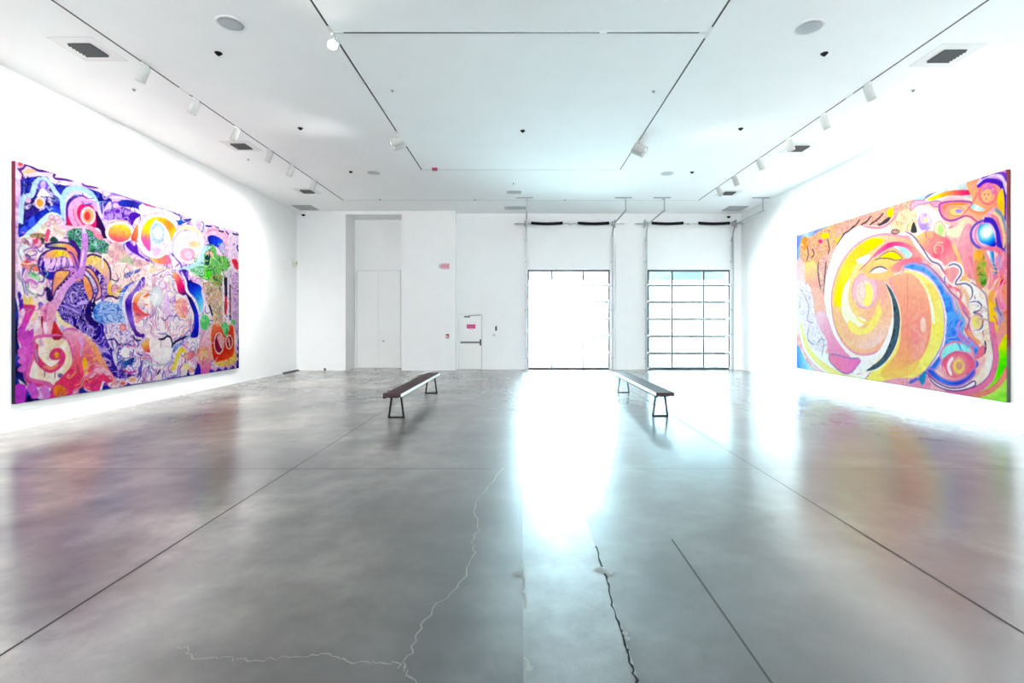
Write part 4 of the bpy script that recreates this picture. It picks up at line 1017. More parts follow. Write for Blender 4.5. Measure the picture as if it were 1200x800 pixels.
    P.fill([(685, 490), (738, 350), (790, 215), (850, 186), (905, 262), (848, 255), (795, 335), (742, 485)], '#f8e448'); P.fill([(860, 300), (905, 270), (975, 238), (1015, 290), (935, 355), (872, 335)], ('lin', (880, 320), (1000, 270), '#fac0a0', '#f47888', '#d87090'), '#b06890', .03)
    P.ell(890, 450, 45, 50, '#fbe8a0'); P.ell(960, 490, 30, 40, '#f8b098')
    P.fill([(0, 425), (60, 470), (110, 520), (200, 545), (310, 505), (250, 560), (120, 580), (60, 590), (0, 590)], ('blot', ['#3010a0', '#7a50d8', '#1a1070', '#d0b0ec'], 34)); P.stroke([(60, 480), (130, 520), (230, 500)], '#d84098', .06)
    P.fill([(205, 220), (250, 265), (325, 296), (262, 294)], '#1020a8'); P.fill([(0, 315), (60, 368), (185, 320), (182, 382), (120, 425), (40, 402)], ('lin', (20, 330), (170, 400), '#3a88d8', '#2050b8', '#182878'))
    P.stroke([(180, 20), (220, 90), (290, 90)], '#3a2860', .06); P.stroke([(200, 0), (260, 30), (340, 20)], '#5a20a0', .10); P.stroke([(230, 340), (300, 330), (400, 350)], '#e080b0', .04)
    P.ell(180, 615, 50, 36, '#f8b060', '#f4d0e0', .05); P.ell(45, 665, 46, 34, '#f07868', '#f8c8d8', .05); P.ell(75, 245, 60, 60, '#f8f4f0'); P.stroke([(500, 555), (525, 520), (548, 482)], '#304878', .07)
    P.fill([(85, 715), (115, 655), (165, 700)], '#2820b0'); P.fill([(0, 700), (20, 712), (0, 740)], '#2820b0')
    P.stroke([(60, 712), (250, 690), (500, 655), (760, 605), (1000, 572)], '#2c28a0', .10, False)
    for x in (620, 690, 790): P.fill([(x, 625), (x + 25, 592 - (x - 620) * .05), (x + 60, 612 - (x - 620) * .06)], '#3a28a8', sharp=True)
    P.fill([(885, 592), (912, 510), (955, 578)], '#2818a0', sharp=True); P.fill([(995, 580), (1055, 425), (1100, 570)], '#2018a8')
    # ---- red vessel on the right
    P.c('M4')
    P.fill([(88, 770), (95, 540), (140, 410), (205, 345), (235, 345), (205, 500), (195, 765), (110, 785)], ('lin', (150, 400), (150, 770), '#f8d0e8', '#f4b8c8', '#f0a0a0', '#f060c0'))
    P.stroke([(90, 560), (140, 430), (210, 345)], '#b080b8', .04); P.ell(128, 612, 55, 62, ('blot', ['#f8b070', '#fad0a0', '#f08878'], 30), '#e090b0', .03); P.fill([(60, 800), (85, 700), (105, 720), (108, 790)], '#2418b0')
    P.fill([(132, 20), (290, -10), (300, 370), (225, 345), (180, 220), (148, 100)], ('patch', ['#f0a070', '#f8e0a0', '#58b070', '#2a3a80', '#f8c8c0', '#c05848', '#e8f0d0'], 44))
    P.ell(145, 345, 42, 68, ('blot', ['#58d070', '#90f0a0', '#40a850'], 30)); P.stroke([(120, 60), (150, 180), (200, 290)], '#f4e4f4', .12); P.stroke([(180, 190), (210, 290)], '#202060', .10)
    P.fill([(200, -60), (290, -60), (300, 20), (250, 30), (200, 0)], ('patch', ['#58c860', '#e8a060', '#2a7048'], 50))
    P.fill([(375, -40), (440, -30), (440, 460), (402, 420), (378, 300)], ('blot', ['#e0b8e6', '#c090d4', '#f4d8f4', '#a878c0'], 36))
    P.stroke([(325, -40), (325, 130)], '#242840', .17, False); P.stroke([(325, 120), (322, 280)], '#c82c3c', .15); P.stroke([(360, 20), (360, 330)], '#4a4858', .10, False); P.stroke([(360, 120), (360, 300)], '#b83048', .06)
    P.stroke([(300, -40), (302, 340)], '#f4ecf4', .08, False); P.stroke([(344, -40), (344, 340)], '#f0e8ee', .06, False); P.stroke([(375, 0), (378, 330)], '#ecd4e8', .05, False)
    P.fill([(200, 395), (250, 345), (300, 390), (382, 365), (396, 500), (392, 622), (330, 685), (230, 690), (198, 560)], ('lin', (250, 360), (330, 690), '#f07850', '#e84028', '#e02818', '#f04818'), '#f4c888', .06)
    P.ell(265, 525, 40, 88, '#8a1438', '#f8ccbc', .05); P.fill([(250, 470), (280, 450), (300, 500), (290, 570), (270, 540)], '#f0a8b0'); P.ell(352, 515, 28, 58, '#a02c40', '#f8ccbc', .05); P.stroke([(345, 480), (360, 560)], '#f0b8b0', .06)
    P.fill([(285, 370), (320, 340), (350, 380), (345, 430), (320, 470), (300, 420)], ('blot', ['#58d878', '#98f0a8', '#38b058'], 40)); P.ell(388, 345, 18, 24, '#60c870')
    P.fill([(225, 695), (330, 665), (392, 628), (412, 590), (408, 690), (300, 722)], ('blot', ['#f4c840', '#fae080', '#e8a850'], 30)); P.fill([(215, 730), (300, 725), (420, 690), (430, 720), (220, 765)], '#f0b0dc')
    P.fill([(170, 800), (192, 742), (235, 765), (260, 732), (300, 760), (320, 725), (350, 750), (380, 715), (410, 742), (425, 480), (445, 460), (445, 760)], ('blot', ['#2418a8', '#3a28c8', '#181080'], 20), sharp=True)
    for y in (480, 540, 600, 660): P.ell(420, y, 10, 16, '#f0c8e8')
    P.c('P')
    P.wiggle_lines([(106, 302), (145, 297), (202, 317), (170, 332), (132, 352)], ['#c890a8', '#a88ac0', '#e8b8a0', '#ffffff'], 60, 14, .025, 12)
    P.wiggle_lines([(20, 280), (40, 270), (60, 300), (56, 330), (50, 360), (24, 360)], ['#9060c0', '#e080b0', '#60a880', '#ffffff', '#5040a0'], 36, 12, .022, 13)
    P.wiggle_lines([(20, 200), (60, 212), (130, 240), (130, 262), (84, 240), (30, 260)], ['#0c1070', '#8ab0f4', '#c8b0f4', '#4a58e0'], 22, 14, .025, 14)
    P.wiggle_lines([(62, 466), (84, 425), (80, 390), (112, 403), (135, 445), (90, 462)], ['#f8b0c8', '#f8a060', '#d83078', '#f07098'], 34, 20, .03, 15)
    P.wiggle_lines([(248, 340), (280, 340), (280, 430), (240, 438), (236, 400)], ['#f8d8c8', '#803060', '#f0a060', '#f4d0f0'], 40, 12, .025, 16)
    P.wiggle_lines([(222, 300), (262, 285), (270, 330), (240, 335)], ['#184830', '#c8f490', '#50b860'], 60, 10, .03, 17)
    P.finish(.10, .45, '#5a38a8')
    return P
def paint_spiral():
    P = Painter(8.155, 1180, 933.5, 199.3, 275.5, 471.8, 432.3, 6.36)
    P.put(np.ones((RHT, RWD), bool), ('blot', ['#fbd0c0', '#f9b4b8', '#fcd9b8', '#f8a8b0', '#fbe0d0'], 7))
    # left edge
    P.c('R1')
    P.fill([(60, 180), (120, 178), (330, 105), (430, 80), (300, 165), (150, 225), (105, 330), (85, 440), (60, 440)], ('lin', (80, 200), (400, 120), '#6a80d0', '#b0e0e8', '#8090d4', '#90b8d8'))
    P.fill([(180, 225), (240, 200), (300, 165), (270, 220), (220, 280)], '#a8ecd8')
    P.fill([(85, 330), (108, 300), (105, 420), (90, 440)], '#88b8d0')
    P.fill([(80, 470), (170, 470), (205, 800), (200, 1000), (60, 1000)], ('lin', (100, 450), (100, 900), '#f6c8c8', '#fae4e4', '#fbeeee'))
    P.fill([(170, 390), (280, 430), (315, 560), (335, 830), (200, 830), (165, 600)], ('lin', (200, 400), (260, 820), '#f8e470', '#fad098', '#fbb8a4', '#f8a8b4'))
    P.fill([(108, 310), (140, 205), (220, 200), (330, 130), (500, 60), (720, 15), (720, 85), (600, 180), (510, 285), (455, 330), (415, 560), (385, 830), (335, 830), (305, 560), (255, 450), (180, 470), (120, 420)], ('patch', ['#f0c060', '#dc9078', '#c8709c', '#f8e498', '#b088a0', '#f4b4a0', '#f8c850'], 44))
    P.fill([(290, 560), (330, 440), (450, 330), (415, 560), (385, 830), (335, 830)], ('blot', ['#f6c8b0', '#c890a0', '#f8dcb8', '#e0a0a8'], 40))
    P.ell(165, 262, 38, 72, ('blot', ['#f6a850', '#e88848', '#fac880'], 40)); P.ell(375, 185, 45, 32, '#fad034'); P.ell(325, 245, 24, 22, '#f04888'); P.ell(505, 205, 40, 45, '#f8cc48')
    for st in ([(495, 295), (560, 190), (650, 75)], [(610, 155), (650, 115), (700, 95)], [(388, 440), (372, 600), (365, 800)], [(330, 760), (300, 560), (310, 450)], [(185, 290), (200, 380), (180, 450)], [(400, 210), (420, 330), (400, 380)], [(240, 320), (260, 380), (230, 420)]):
        P.stroke(st, '#6a5060', .07)
    # white halo and pale tail
    P.c('RW')
    P.fill([(420, 232), (330, 222), (250, 215), (195, 245), (152, 310), (126, 400), (124, 500), (140, 580), (185, 640), (240, 690), (330, 690), (380, 600), (340, 300)], '#fffaf0')
    P.fill([(36, 540), (50, 500), (90, 590), (150, 640), (215, 690), (280, 680), (330, 690), (300, 715), (200, 710), (120, 690), (70, 640)], '#fffcf6')
    P.fill([(75, 430), (112, 425), (135, 520), (150, 580), (115, 590), (98, 520)], '#fac4b4')
    P.fill([(98, 500), (128, 500), (152, 565), (185, 615), (205, 640), (150, 640), (118, 590), (102, 560)], ('lin', (110, 500), (180, 630), '#fad0e0', '#f8b0cc', '#f49ac0'))
    P.fill([(48, 400), (80, 420), (98, 520), (132, 590), (122, 622), (80, 605), (58, 540), (42, 470)], ('marble', '#fcf2f2', '#ccbedc', 14, 8, .2))
    P.stroke([(100, 600), (112, 580), (122, 590), (115, 640)], '#9aa8c8', .05); P.stroke([(75, 540), (72, 580), (92, 600)], '#a0a0d0', .05); P.stroke([(55, 430), (75, 480), (70, 520), (90, 530)], '#b8a0d0', .05)
    P.stroke([(48, 530), (72, 610), (118, 662), (190, 702), (270, 716)], '#fbf0a0', .24); P.stroke([(38, 530), (58, 615), (105, 675), (170, 706)], '#f2b4d0', .06)
    P.fill([(32, 600), (44, 605), (64, 645), (96, 692), (32, 682)], ('lin', (36, 670), (80, 660), '#4a88d8', '#88c4f0', '#c8ecf8'))
    P.fill([(148, 628), (200, 640), (238, 642), (226, 666), (196, 689), (165, 676), (138, 645)], ('lin', (150, 640), (230, 660), '#f794b4', '#f890c0', '#f888c8'), '#a088c0', .05)
    # right ball
    P.fill([(375, 356), (430, 370), (468, 410), (492, 470), (499, 540), (489, 600), (456, 662), (400, 704), (330, 716), (200, 704), (265, 688)], ('blot', ['#fae870', '#fbf08c', '#f8dc78'], 10), '#eaa0c4', .05)
    P.fill([(438, 412), (462, 475), (468, 535), (452, 500)], '#fefae0')
    P.fill([(395, 372), (425, 392), (448, 440), (440, 450), (420, 420)], '#fdf4b0')
    P.fill([(295, 395), (345, 380), (395, 375), (432, 415), (452, 470), (457, 540), (446, 602), (415, 652), (370, 682), (300, 687), (350, 620), (364, 540), (352, 460)], ('lin', (390, 380), (330, 690), '#fbb898', '#f9a890', '#f89c8c', '#f9a880', '#f9c870'))
    P.fill([(400, 520), (430, 500), (445, 560), (430, 620), (400, 640)], ('blot', ['#f89088', '#fab0a0', '#f88890'], 12)); P.ell(432, 535, 9, 24, '#fdd4c4')
    P.fill([(295, 690), (370, 672), (420, 645), (395, 690), (330, 704)], '#f9cc78'); P.fill([(300, 715), (350, 702), (400, 704), (360, 722)], '#f4a8bc')
    # spiral lobe
    P.fill([(375, 262), (310, 252), (250, 268), (200, 308), (165, 368), (147, 440), (152, 520), (175, 580), (215, 622), (265, 628), (310, 602), (342, 540), (352, 470), (335, 420), (330, 380), (380, 350), (440, 330), (410, 275)], ('lin', (150, 440), (340, 520), '#fad870', '#fbd898', '#fbc0a0', '#fbb490'), '#f2a0b8', .07)
    P.fill([(262, 268), (205, 316), (174, 380), (156, 460), (176, 475), (196, 400), (222, 345), (262, 310), (310, 272)], ('lin', (170, 460), (290, 275), '#fbec40', '#fbe458', '#f8c850', '#f8e040'))
    P.fill([(222, 335), (250, 345), (268, 322), (252, 318)], '#fdf2f4'); P.fill([(176, 480), (184, 420), (204, 395), (196, 450), (214, 500), (254, 522), (224, 545), (190, 525)], '#fefae0')
    P.fill([(150, 480), (165, 540), (200, 590), (250, 612), (300, 590), (336, 530), (340, 470), (318, 440), (300, 470), (290, 530), (250, 562), (205, 550), (178, 505)], ('lin', (200, 520), (230, 620), '#fbc8a0', '#fbc0a0', '#fcc8a8', '#fad0c8'))
    P.fill([(202, 520), (240, 548), (272, 522), (292, 470), (302, 500), (272, 553), (230, 568), (200, 548)], '#fbea84')
    P.fill([(215, 395), (260, 375), (300, 385), (320, 420), (318, 460), (300, 480), (290, 440), (260, 390)], '#fbb4a4')
    P.ell(250, 430, 40, 54, '#f9c0cc', '#e8a8c8', .04); P.ell(250, 438, 29, 42, '#f9dccc', '#ecc0d0', .03); P.ell(258, 442, 16, 36, '#faf084'); P.ell(243, 430, 9, 28, '#f8dcd8', '#c8b8b0', .02)
    P.stroke([(218, 450), (225, 510), (255, 530), (285, 500), (300, 450)], '#fae080', .08)
    # brow over the spiral
    P.fill([(250, 385), (270, 350), (310, 320), (350, 315), (390, 330), (375, 352), (350, 372), (310, 395)], '#fbc488')
    P.c('R6')
    P.fill([(225, 330), (330, 225), (430, 185), (580, 225), (640, 240), (580, 330), (470, 320), (400, 300), (300, 345)], '#fbc480')
    P.fill([(345, 195), (430, 88), (520, 36), (640, 34), (745, 75), (830, 150), (830, 230), (720, 180), (690, 130), (600, 88), (520, 92), (430, 145)], ('lin', (380, 150), (800, 150), '#f07ab0', '#f24a88', '#f46a90', '#f8a098'))
    P.fill([(555, 82), (640, 84), (700, 110), (745, 170), (690, 205), (640, 140)], ('lin', (560, 90), (730, 180), '#d8ecf8', '#a8d8f4', '#c8e8f0'))
    P.fill([(405, 200), (490, 138), (570, 138), (645, 208), (560, 222), (480, 205)], ('lin', (420, 190), (640, 200), '#f8e840', '#fae020', '#fcf000'), '#6a6078', .03)
    P.fill([(340, 225), (430, 204), (540, 210), (590, 238), (540, 290), (430, 280)], '#fbcc80'); P.stroke([(345, 225), (430, 203), (510, 208), (585, 232)], '#7a6470', .04)
    P.fill([(310, 352), (360, 308), (430, 293), (492, 322), (420, 355)], '#f2ecf6'); P.stroke([(300, 355), (355, 308), (425, 292), (492, 322)], '#6a6478', .05)
    P.fill([(520, 310), (600, 240), (700, 205), (830, 195), (830, 250), (665, 270), (620, 340), (560, 350)], ('lin', (540, 330), (800, 220), '#f8a898', '#f48098', '#f88088'))
    P.stroke([(190, 340), (290, 240), (390, 130), (500, 40)], '#e86890', .05)
    # black crescent
    P.c('RW')
    P.fill([(312, 400), (336, 428), (357, 478), (362, 530), (352, 592), (326, 642), (290, 676), (250, 684), (298, 642), (326, 582), (335, 520), (331, 460), (320, 425)], '#fdf2e4')
    P.fill([(236, 684), (298, 640), (330, 575), (337, 500), (322, 560), (288, 622), (232, 638), (238, 650), (210, 690)], '#fff8f6')
    P.fill([(314, 404), (336, 432), (355, 480), (360, 530), (350, 590), (324, 640), (290, 671), (254, 679), (302, 640), (331, 580), (340, 520), (335, 460), (322, 425)], ('blot', ['#3e4852', '#566472', '#465462', '#4a7080', '#353c48'], 14))
    P.stroke([(385, 378), (384, 470)], '#d09080', .015, False)
    # blue river
    P.fill([(372, 353), (400, 344), (430, 350), (456, 370), (480, 394), (502, 430), (520, 450), (532, 490), (560, 520), (552, 560), (595, 600), (615, 612), (595, 635), (548, 592), (512, 600), (492, 640), (472, 672), (442, 692), (415, 708), (455, 660), (490, 600), (500, 540), (493, 470), (468, 410), (432, 374), (385, 363)], ('blot', ['#5a9af0', '#4484e8', '#6ab0f4', '#5890ec', '#4a7ae0'], 14), '#b0a4e4', .06)
    P.stroke([(374, 360), (430, 378), (470, 415), (497, 480), (502, 545), (490, 610), (455, 665)], '#fbe4f0', .06)
    P.stroke([(540, 495), (550, 520), (538, 540), (545, 575), (575, 605)], '#c890d0', .05); P.stroke([(530, 450), (545, 500), (560, 530), (556, 565), (600, 612)], '#68c0e8', .05)
    # banks of the river
    P.fill([(440, 340), (470, 370), (492, 402), (517, 432), (540, 455), (556, 490), (575, 520), (566, 560), (605, 605), (622, 590), (596, 550), (596, 515), (575, 480), (560, 440), (530, 405), (510, 385), (485, 352), (460, 330)], ('blot', ['#f4909c', '#f8b0a8', '#fbd8cc', '#f07890'], 20))
    for st, cc, w_ in (([(395, 340), (440, 348), (475, 378), (500, 410), (520, 436), (545, 460), (558, 492), (576, 522), (568, 560), (605, 606)], '#b078a8', .05),
                       ([(460, 335), (486, 360), (505, 392), (535, 415), (562, 448), (576, 485)], '#fdeee4', .13), ([(480, 350), (500, 375), (520, 395), (550, 420), (572, 455), (590, 500)], '#e87890', .05)):
        P.stroke(st, cc, w_)
    P.fill([(560, 395), (585, 380), (615, 410), (634, 480), (640, 600), (622, 625), (600, 585), (578, 540), (580, 505), (560, 470), (538, 435), (545, 410)], ('blot', ['#fdf2e6', '#fbe4d4', '#fef8f0', '#fad8c0'], 14))
    # upper middle
    P.fill([(400, 262), (440, 245), (480, 248), (520, 278), (545, 330), (525, 356), (480, 347), (450, 312)], ('lin', (420, 250), (510, 350), '#f9d080', '#f8a088', '#f47088', '#f8a0a0'), '#d090a0', .03)
    P.fill([(300, 232), (335, 200), (400, 160), (440, 168), (482, 188), (492, 215), (520, 232), (530, 250), (505, 255), (470, 245), (440, 244), (400, 262), (370, 250)], '#fef6ee')
    P.stroke([(392, 258), (425, 300), (455, 332), (480, 343), (500, 362)], '#fffaf4', .14); P.stroke([(370, 243), (400, 258), (430, 298), (455, 335), (480, 347), (500, 372)], '#8a6898', .05)
    P.fill([(328, 218), (342, 195), (378, 166), (404, 158), (412, 235), (375, 245), (340, 245)], ('blot', ['#fbe4b4', '#f0c0a0', '#fbecc8', '#e0a088', '#f8d898'], 40))
    P.fill([(402, 214), (413, 246), (393, 246)], '#383640'); P.ell(345, 245, 13, 7, '#c09088', '#604850', .03)
    P.ell(437, 215, 23, 30, ('blot', ['#d8b8ec', '#f0dcf6', '#b898e4', '#f8e4c0'], 40)); P.ell(432, 230, 12, 10, '#b090ec'); P.ell(440, 208, 8, 8, '#f4d8a0')
    P.fill([(465, 245), (470, 222), (485, 214), (500, 235), (500, 262), (480, 256)], '#f4e8c0', '#c09890', .03); P.ell(486, 240, 9, 17, '#b8e884'); P.ell(518, 243, 11, 14, '#f27484')
    P.fill([(500, 240), (530, 232), (560, 215), (545, 260), (520, 262)], '#fae8c8')
    P.fill([(540, 300), (553, 250), (566, 225), (582, 232), (586, 320), (600, 385), (572, 388), (548, 345)], ('blot', ['#f69ab4', '#f8b0b8', '#f48aa4'], 12), '#e8a0a8', .03)
    P.fill([(586, 320), (600, 260), (612, 300), (612, 400), (600, 385)], '#f9b8a0'); P.stroke([(520, 280), (540, 320), (560, 380), (570, 400)], '#f8c880', .09); P.stroke([(560, 300), (575, 350), (590, 400)], '#f8a0a8', .08)
    # top band of leaves
    P.fill([(160, 238), (190, 212), (330, 166), (398, 148), (404, 160), (345, 190), (330, 206), (290, 226), (240, 224), (190, 246), (160, 268)], ('patch', ['#e8b098', '#d08890', '#f2d0a8', '#c87890', '#f8e0c0', '#e09880'], 36))
    for a in ((236, 224, 270, 195), (262, 224, 310, 185), (288, 224, 330, 200), (200, 240, 235, 205), (180, 252, 215, 225)): P.stroke([(a[0], a[1]), ((a[0] + a[2]) / 2 + 2, (a[1] + a[3]) / 2 + 3), (a[2], a[3])], '#6a4c58', .07)
    P.fill([(292, 228), (310, 208), (332, 196), (322, 215)], '#4a3c48'); P.stroke([(240, 226), (300, 232), (340, 205), (352, 180)], '#f090a0', .08); P.fill([(322, 196), (320, 180), (336, 168), (338, 190), (330, 200)], '#fad820')
    # top right
    P.c('R3')
    P.fill([(90, 260), (150, 240), (215, 212), (180, 265), (105, 292)], '#b4dcee'); P.fill([(58, 378), (80, 292), (200, 282), (240, 300), (120, 330)], '#f2b4cc', '#b07898', .03)
    P.fill([(180, 270), (300, 190), (430, 140), (600, 90), (690, 110), (690, 260), (600, 270), (430, 245), (300, 300)], ('blot', ['#c8d8dc', '#b0c4c8', '#d8e8f0', '#f0f8f8'], 12)); P.stroke([(180, 275), (290, 195), (430, 140), (580, 95)], '#6a78b8', .08)
    P.fill([(210, 275), (300, 230), (420, 195), (560, 185), (680, 205), (680, 222), (560, 242), (400, 245), (260, 285)], ('lin', (220, 270), (660, 210), '#fbe818', '#fbc030', '#f68858', '#ee4468', '#e83070'))
    P.fill([(240, 300), (330, 290), (340, 330), (280, 345)], '#f4a0b0', '#b070a0', .03)
    P.fill([(325, 335), (380, 302), (560, 295), (640, 320), (620, 390), (540, 440), (430, 475), (350, 432)], ('lin', (340, 330), (600, 400), '#f07898', '#f8b088', '#fac0a0'), '#a050a8', .06)
    P.stroke([(365, 380), (400, 325), (500, 315), (600, 322)], '#f08850', .07); P.ell(485, 390, 70, 42, '#f8d080', '#e09060', .03); P.ell(508, 386, 34, 20, '#a48ce4')
    P.c('R4')
    P.fill([(90, 190), (170, 140), (300, 95), (400, 70), (440, 60), (445, 600), (420, 600), (400, 480), (300, 480), (215, 520), (100, 470), (40, 460), (140, 340)], ('lin', (100, 470), (420, 150), '#fab098', '#fba878', '#f79080', '#f8b090'))
    P.fill([(175, 215), (230, 140), (320, 85), (410, 70), (450, 90), (455, 330), (432, 600), (415, 300), (370, 190), (300, 165), (235, 185)], ('lin', (200, 200), (450, 200), '#8a60c8', '#d8b0ec', '#c080c8', '#e890b8'))
    P.stroke([(182, 216), (240, 178), (300, 168), (372, 190), (416, 262), (430, 400), (434, 590)], '#4a2cb0', .12, False); P.stroke([(180, 200), (240, 135), (330, 110), (410, 160), (440, 300)], '#e4ccf4', .09); P.stroke([(215, 150), (300, 100), (400, 105), (448, 190)], '#6a40b8', .09); P.stroke([(240, 125), (320, 85), (420, 85)], '#f0b0c8', .06)
    P.fill([(350, 340), (385, 240), (405, 262), (415, 420), (400, 470)], '#fbc444')
    P.ell(272, 280, 72, 86, ('blot', ['#f4987c', '#f6a888', '#f08878'], 30), '#e87080', .05); P.ell(262, 288, 40, 58, '#f8b880'); P.fill([(225, 265), (240, 205), (300, 200), (335, 250), (320, 290), (290, 240), (250, 245)], ('blot', ['#dc88bc', '#c870b0', '#ec9cc0'], 30))
    P.stroke([(240, 285), (255, 282)], '#905060', .03); P.stroke([(270, 282), (288, 284)], '#905060', .03); P.stroke([(252, 322), (272, 324)], '#d05868', .03)
    P.fill([(112, 385), (160, 366), (245, 415), (185, 424)], ('lin', (120, 380), (240, 415), '#78c0e0', '#e8f8fc', '#a0d8e8')); P.stroke([(100, 380), (150, 430), (240, 440), (310, 400)], '#f4946c', .07); P.stroke([(40, 465), (120, 470), (215, 520), (340, 400)], '#c06090', .05); P.stroke([(60, 455), (140, 360), (190, 260)], '#d07080', .04)
    # blue orb
    P.fill([(205, 520), (330, 395), (410, 480), (440, 600), (440, 740), (400, 770), (370, 720), (330, 760), (150, 700)], ('lin', (250, 500), (430, 600), '#f0b0d0', '#e8a8c8', '#c0b0d8'))
    P.ell(250, 625, 122, 118, '#f0bcdc', '#7258bc', .07); P.ell(258, 625, 92, 106, '#f6d0e0', '#e890b8', .05)
    P.fill([(185, 610), (200, 550), (245, 528), (290, 545), (330, 640), (332, 722), (260, 710), (205, 680)], ('rad', (262, 600), (320, 725), '#ffffff', '#f4fcff', '#58c0f0', '#1860e0', '#1010b8'))
    P.stroke([(240, 498), (310, 510), (358, 590), (372, 715), (400, 756), (436, 735), (440, 600)], '#4034b4', .13, False); P.stroke([(300, 455), (350, 500), (390, 600), (405, 715)], '#e88090', .08); P.stroke([(330, 400), (390, 470), (418, 600)], '#7898a8', .08); P.stroke([(300, 430), (370, 480), (412, 640), (405, 740)], '#f6d0a0', .06)
    # red right border
    P.fill([(440, 62), (442, 200), (450, 400), (446, 830), (420, 830)], '#e09ab0'); P.fill([(425, 75), (445, 60), (460, 60), (460, 590), (440, 590), (448, 400), (440, 180)], ('blot', ['#d83050', '#e85878', '#b82040'], 14))
    # right middle
    P.c('R10')
    P.fill([(430, 420), (480, 300), (540, 225), (562, 330), (560, 830), (500, 830), (505, 620), (450, 560)], ('blot', ['#f468a0', '#f890b8', '#f8a070', '#ec4890', '#f880a8'], 14))
    P.fill([(380, 490), (430, 395), (450, 470), (460, 580), (475, 830), (400, 830)], ('lin', (420, 420), (430, 820), '#f8a860', '#fbc848', '#fbd048', '#fac060')); P.stroke([(440, 560), (500, 640), (495, 830)], '#c0a8c8', .13); P.stroke([(455, 470), (470, 570), (510, 650)], '#806898', .04)
    P.fill([(225, 340), (260, 355), (330, 410), (372, 500), (388, 830), (338, 830), (330, 640), (260, 480)], '#fdf0e2', '#b890a8', .04)
    P.ell(320, 200, 58, 172, ('blot', ['#d8b860', '#78b848', '#f0a860', '#508838', '#e89870', '#98b850'], 26), '#f09878', .08); P.ell(340, 310, 30, 60, ('blot', ['#488030', '#88c058', '#70a040', '#386828'], 40)); P.ell(290, 80, 46, 50, '#f4b450')
    P.fill([(372, 45), (432, 45), (442, 150), (475, 230), (468, 275), (440, 290), (425, 230), (395, 150)], ('lin', (385, 150), (450, 130), '#ffffff', '#e8f6fc', '#48a8e8', '#2858c0')); P.ell(492, 140, 28, 68, '#b09ce0', '#e090c0', .05)
    P.stroke([(340, 20), (460, 25), (525, 85), (545, 170), (500, 245), (430, 300), (395, 400)], '#f080a0', .12); P.stroke([(350, 40), (400, 180), (415, 280), (390, 400)], '#f49a98', .10)
    P.fill([(490, 330), (530, 290), (545, 340), (500, 360)], '#f0286a'); P.fill([(440, 440), (470, 400), (460, 470)], '#fbd070')
    # squiggled cream bank
    P.fill([(130, 310), (170, 270), (215, 330), (150, 350)], '#f4c868')
    P.fill([(-10, 195), (60, 160), (122, 190), (132, 250), (80, 325), (90, 352), (30, 330), (-10, 270)], ('blot', ['#f69aa4', '#fab0a8', '#f48898'], 18))
    for st in ([(-20, 200), (10, 178), (65, 160), (120, 190), (130, 250), (80, 328), (92, 352), (170, 342), (228, 382), (232, 460), (188, 515)], [(195, 520), (275, 508), (322, 548), (300, 592), (248, 612), (318, 640), (332, 705), (312, 765), (240, 780)]):
        P.stroke(st, '#ffffff', .13); P.stroke(st, '#86709c', .05)
    P.ell(272, 700, 46, 64, '#f8ea78', '#f0d0b0', .05); P.stroke([(90, 360), (150, 400), (190, 470), (180, 520)], '#fbc8a0', .10); P.stroke([(60, 370), (130, 430), (120, 510), (180, 580)], '#f48090', .07)
    # lower right
    P.c('R11')
    P.fill([(415, 150), (470, 70), (500, -10), (562, -10), (560, 120), (485, 240), (440, 420), (300, 600), (420, 300)], ('lin', (450, 350), (520, 0), '#f6b0c0', '#f8a0b8', '#f8a880'))
    P.fill([(470, 230), (550, 90), (562, 230), (500, 260)], '#f8d434')
    P.fill([(560, 150), (560, 760), (400, 720), (250, 690), (120, 650), (300, 632), (420, 542), (462, 420), (482, 240)], ('lin', (520, 200), (420, 640), '#d8e830', '#68f020', '#50e828', '#80f040', '#58e020'))
    P.fill([(250, 690), (420, 640), (520, 540), (562, 440), (562, 770), (400, 730)], ('blot', ['#a8f058', '#c0f470', '#88f048'], 10)); P.stroke([(100, 655), (300, 655), (440, 592), (530, 490), (572, 380)], '#f09080', .13)
    P.fill([(340, -20), (382, -20), (422, 200), (432, 330), (382, 485), (262, 585), (120, 616), (-20, 605), (-20, 555), (150, 562), (282, 482), (350, 370), (352, 280)], ('blot', ['#fdf2ea', '#fbe4d0', '#fef8f4'], 8))
    P.stroke([(395, -20), (428, 200), (438, 330), (388, 492), (262, 592), (120, 624), (-20, 612)], '#7248b4', .06, False); P.stroke([(412, -20), (448, 200), (455, 335), (402, 510), (270, 612), (120, 646), (-20, 636)], '#f080a8', .13, False)
    P.stroke([(352, 150), (360, 220), (345, 285)], '#484878', .05); P.fill([(300, 220), (345, 200), (340, 290), (270, 320)], '#f27890')
    P.stroke([(90, 60), (160, 140), (250, 215)], '#d080d0', .10); P.fill([(235, 350), (280, 340), (290, 390), (230, 430)], '#3868d0')
    P.stroke([(190, 60), (240, 130), (320, 180)], '#f8b080', .10); P.stroke([(160, 20), (200, 110), (290, 200)], '#f08090', .06)
    P.c('R9')
    P.fill([(340, 420), (350, 320), (440, 248), (560, 260), (640, 320), (660, 480), (560, 600), (420, 600)], '#f4a8bc', '#d090b8', .04)
    P.fill([(352, 400), (362, 320), (450, 262), (560, 275), (618, 325), (600, 340), (480, 325), (400, 370)], '#98f0ea')
    P.ell(505, 470, 150, 128, ('rad', (505, 470), (655, 470), '#f8b078', '#f6a0a0', '#f27890', '#ee6088'), '#d870a0', .05); P.ell(510, 468, 66, 88, '#f8a8a0', '#e88890', .03); P.ell(505, 475, 48, 66, '#f8d470'); P.ell(512, 470, 22, 32, '#e8a898', '#c08080', .02)
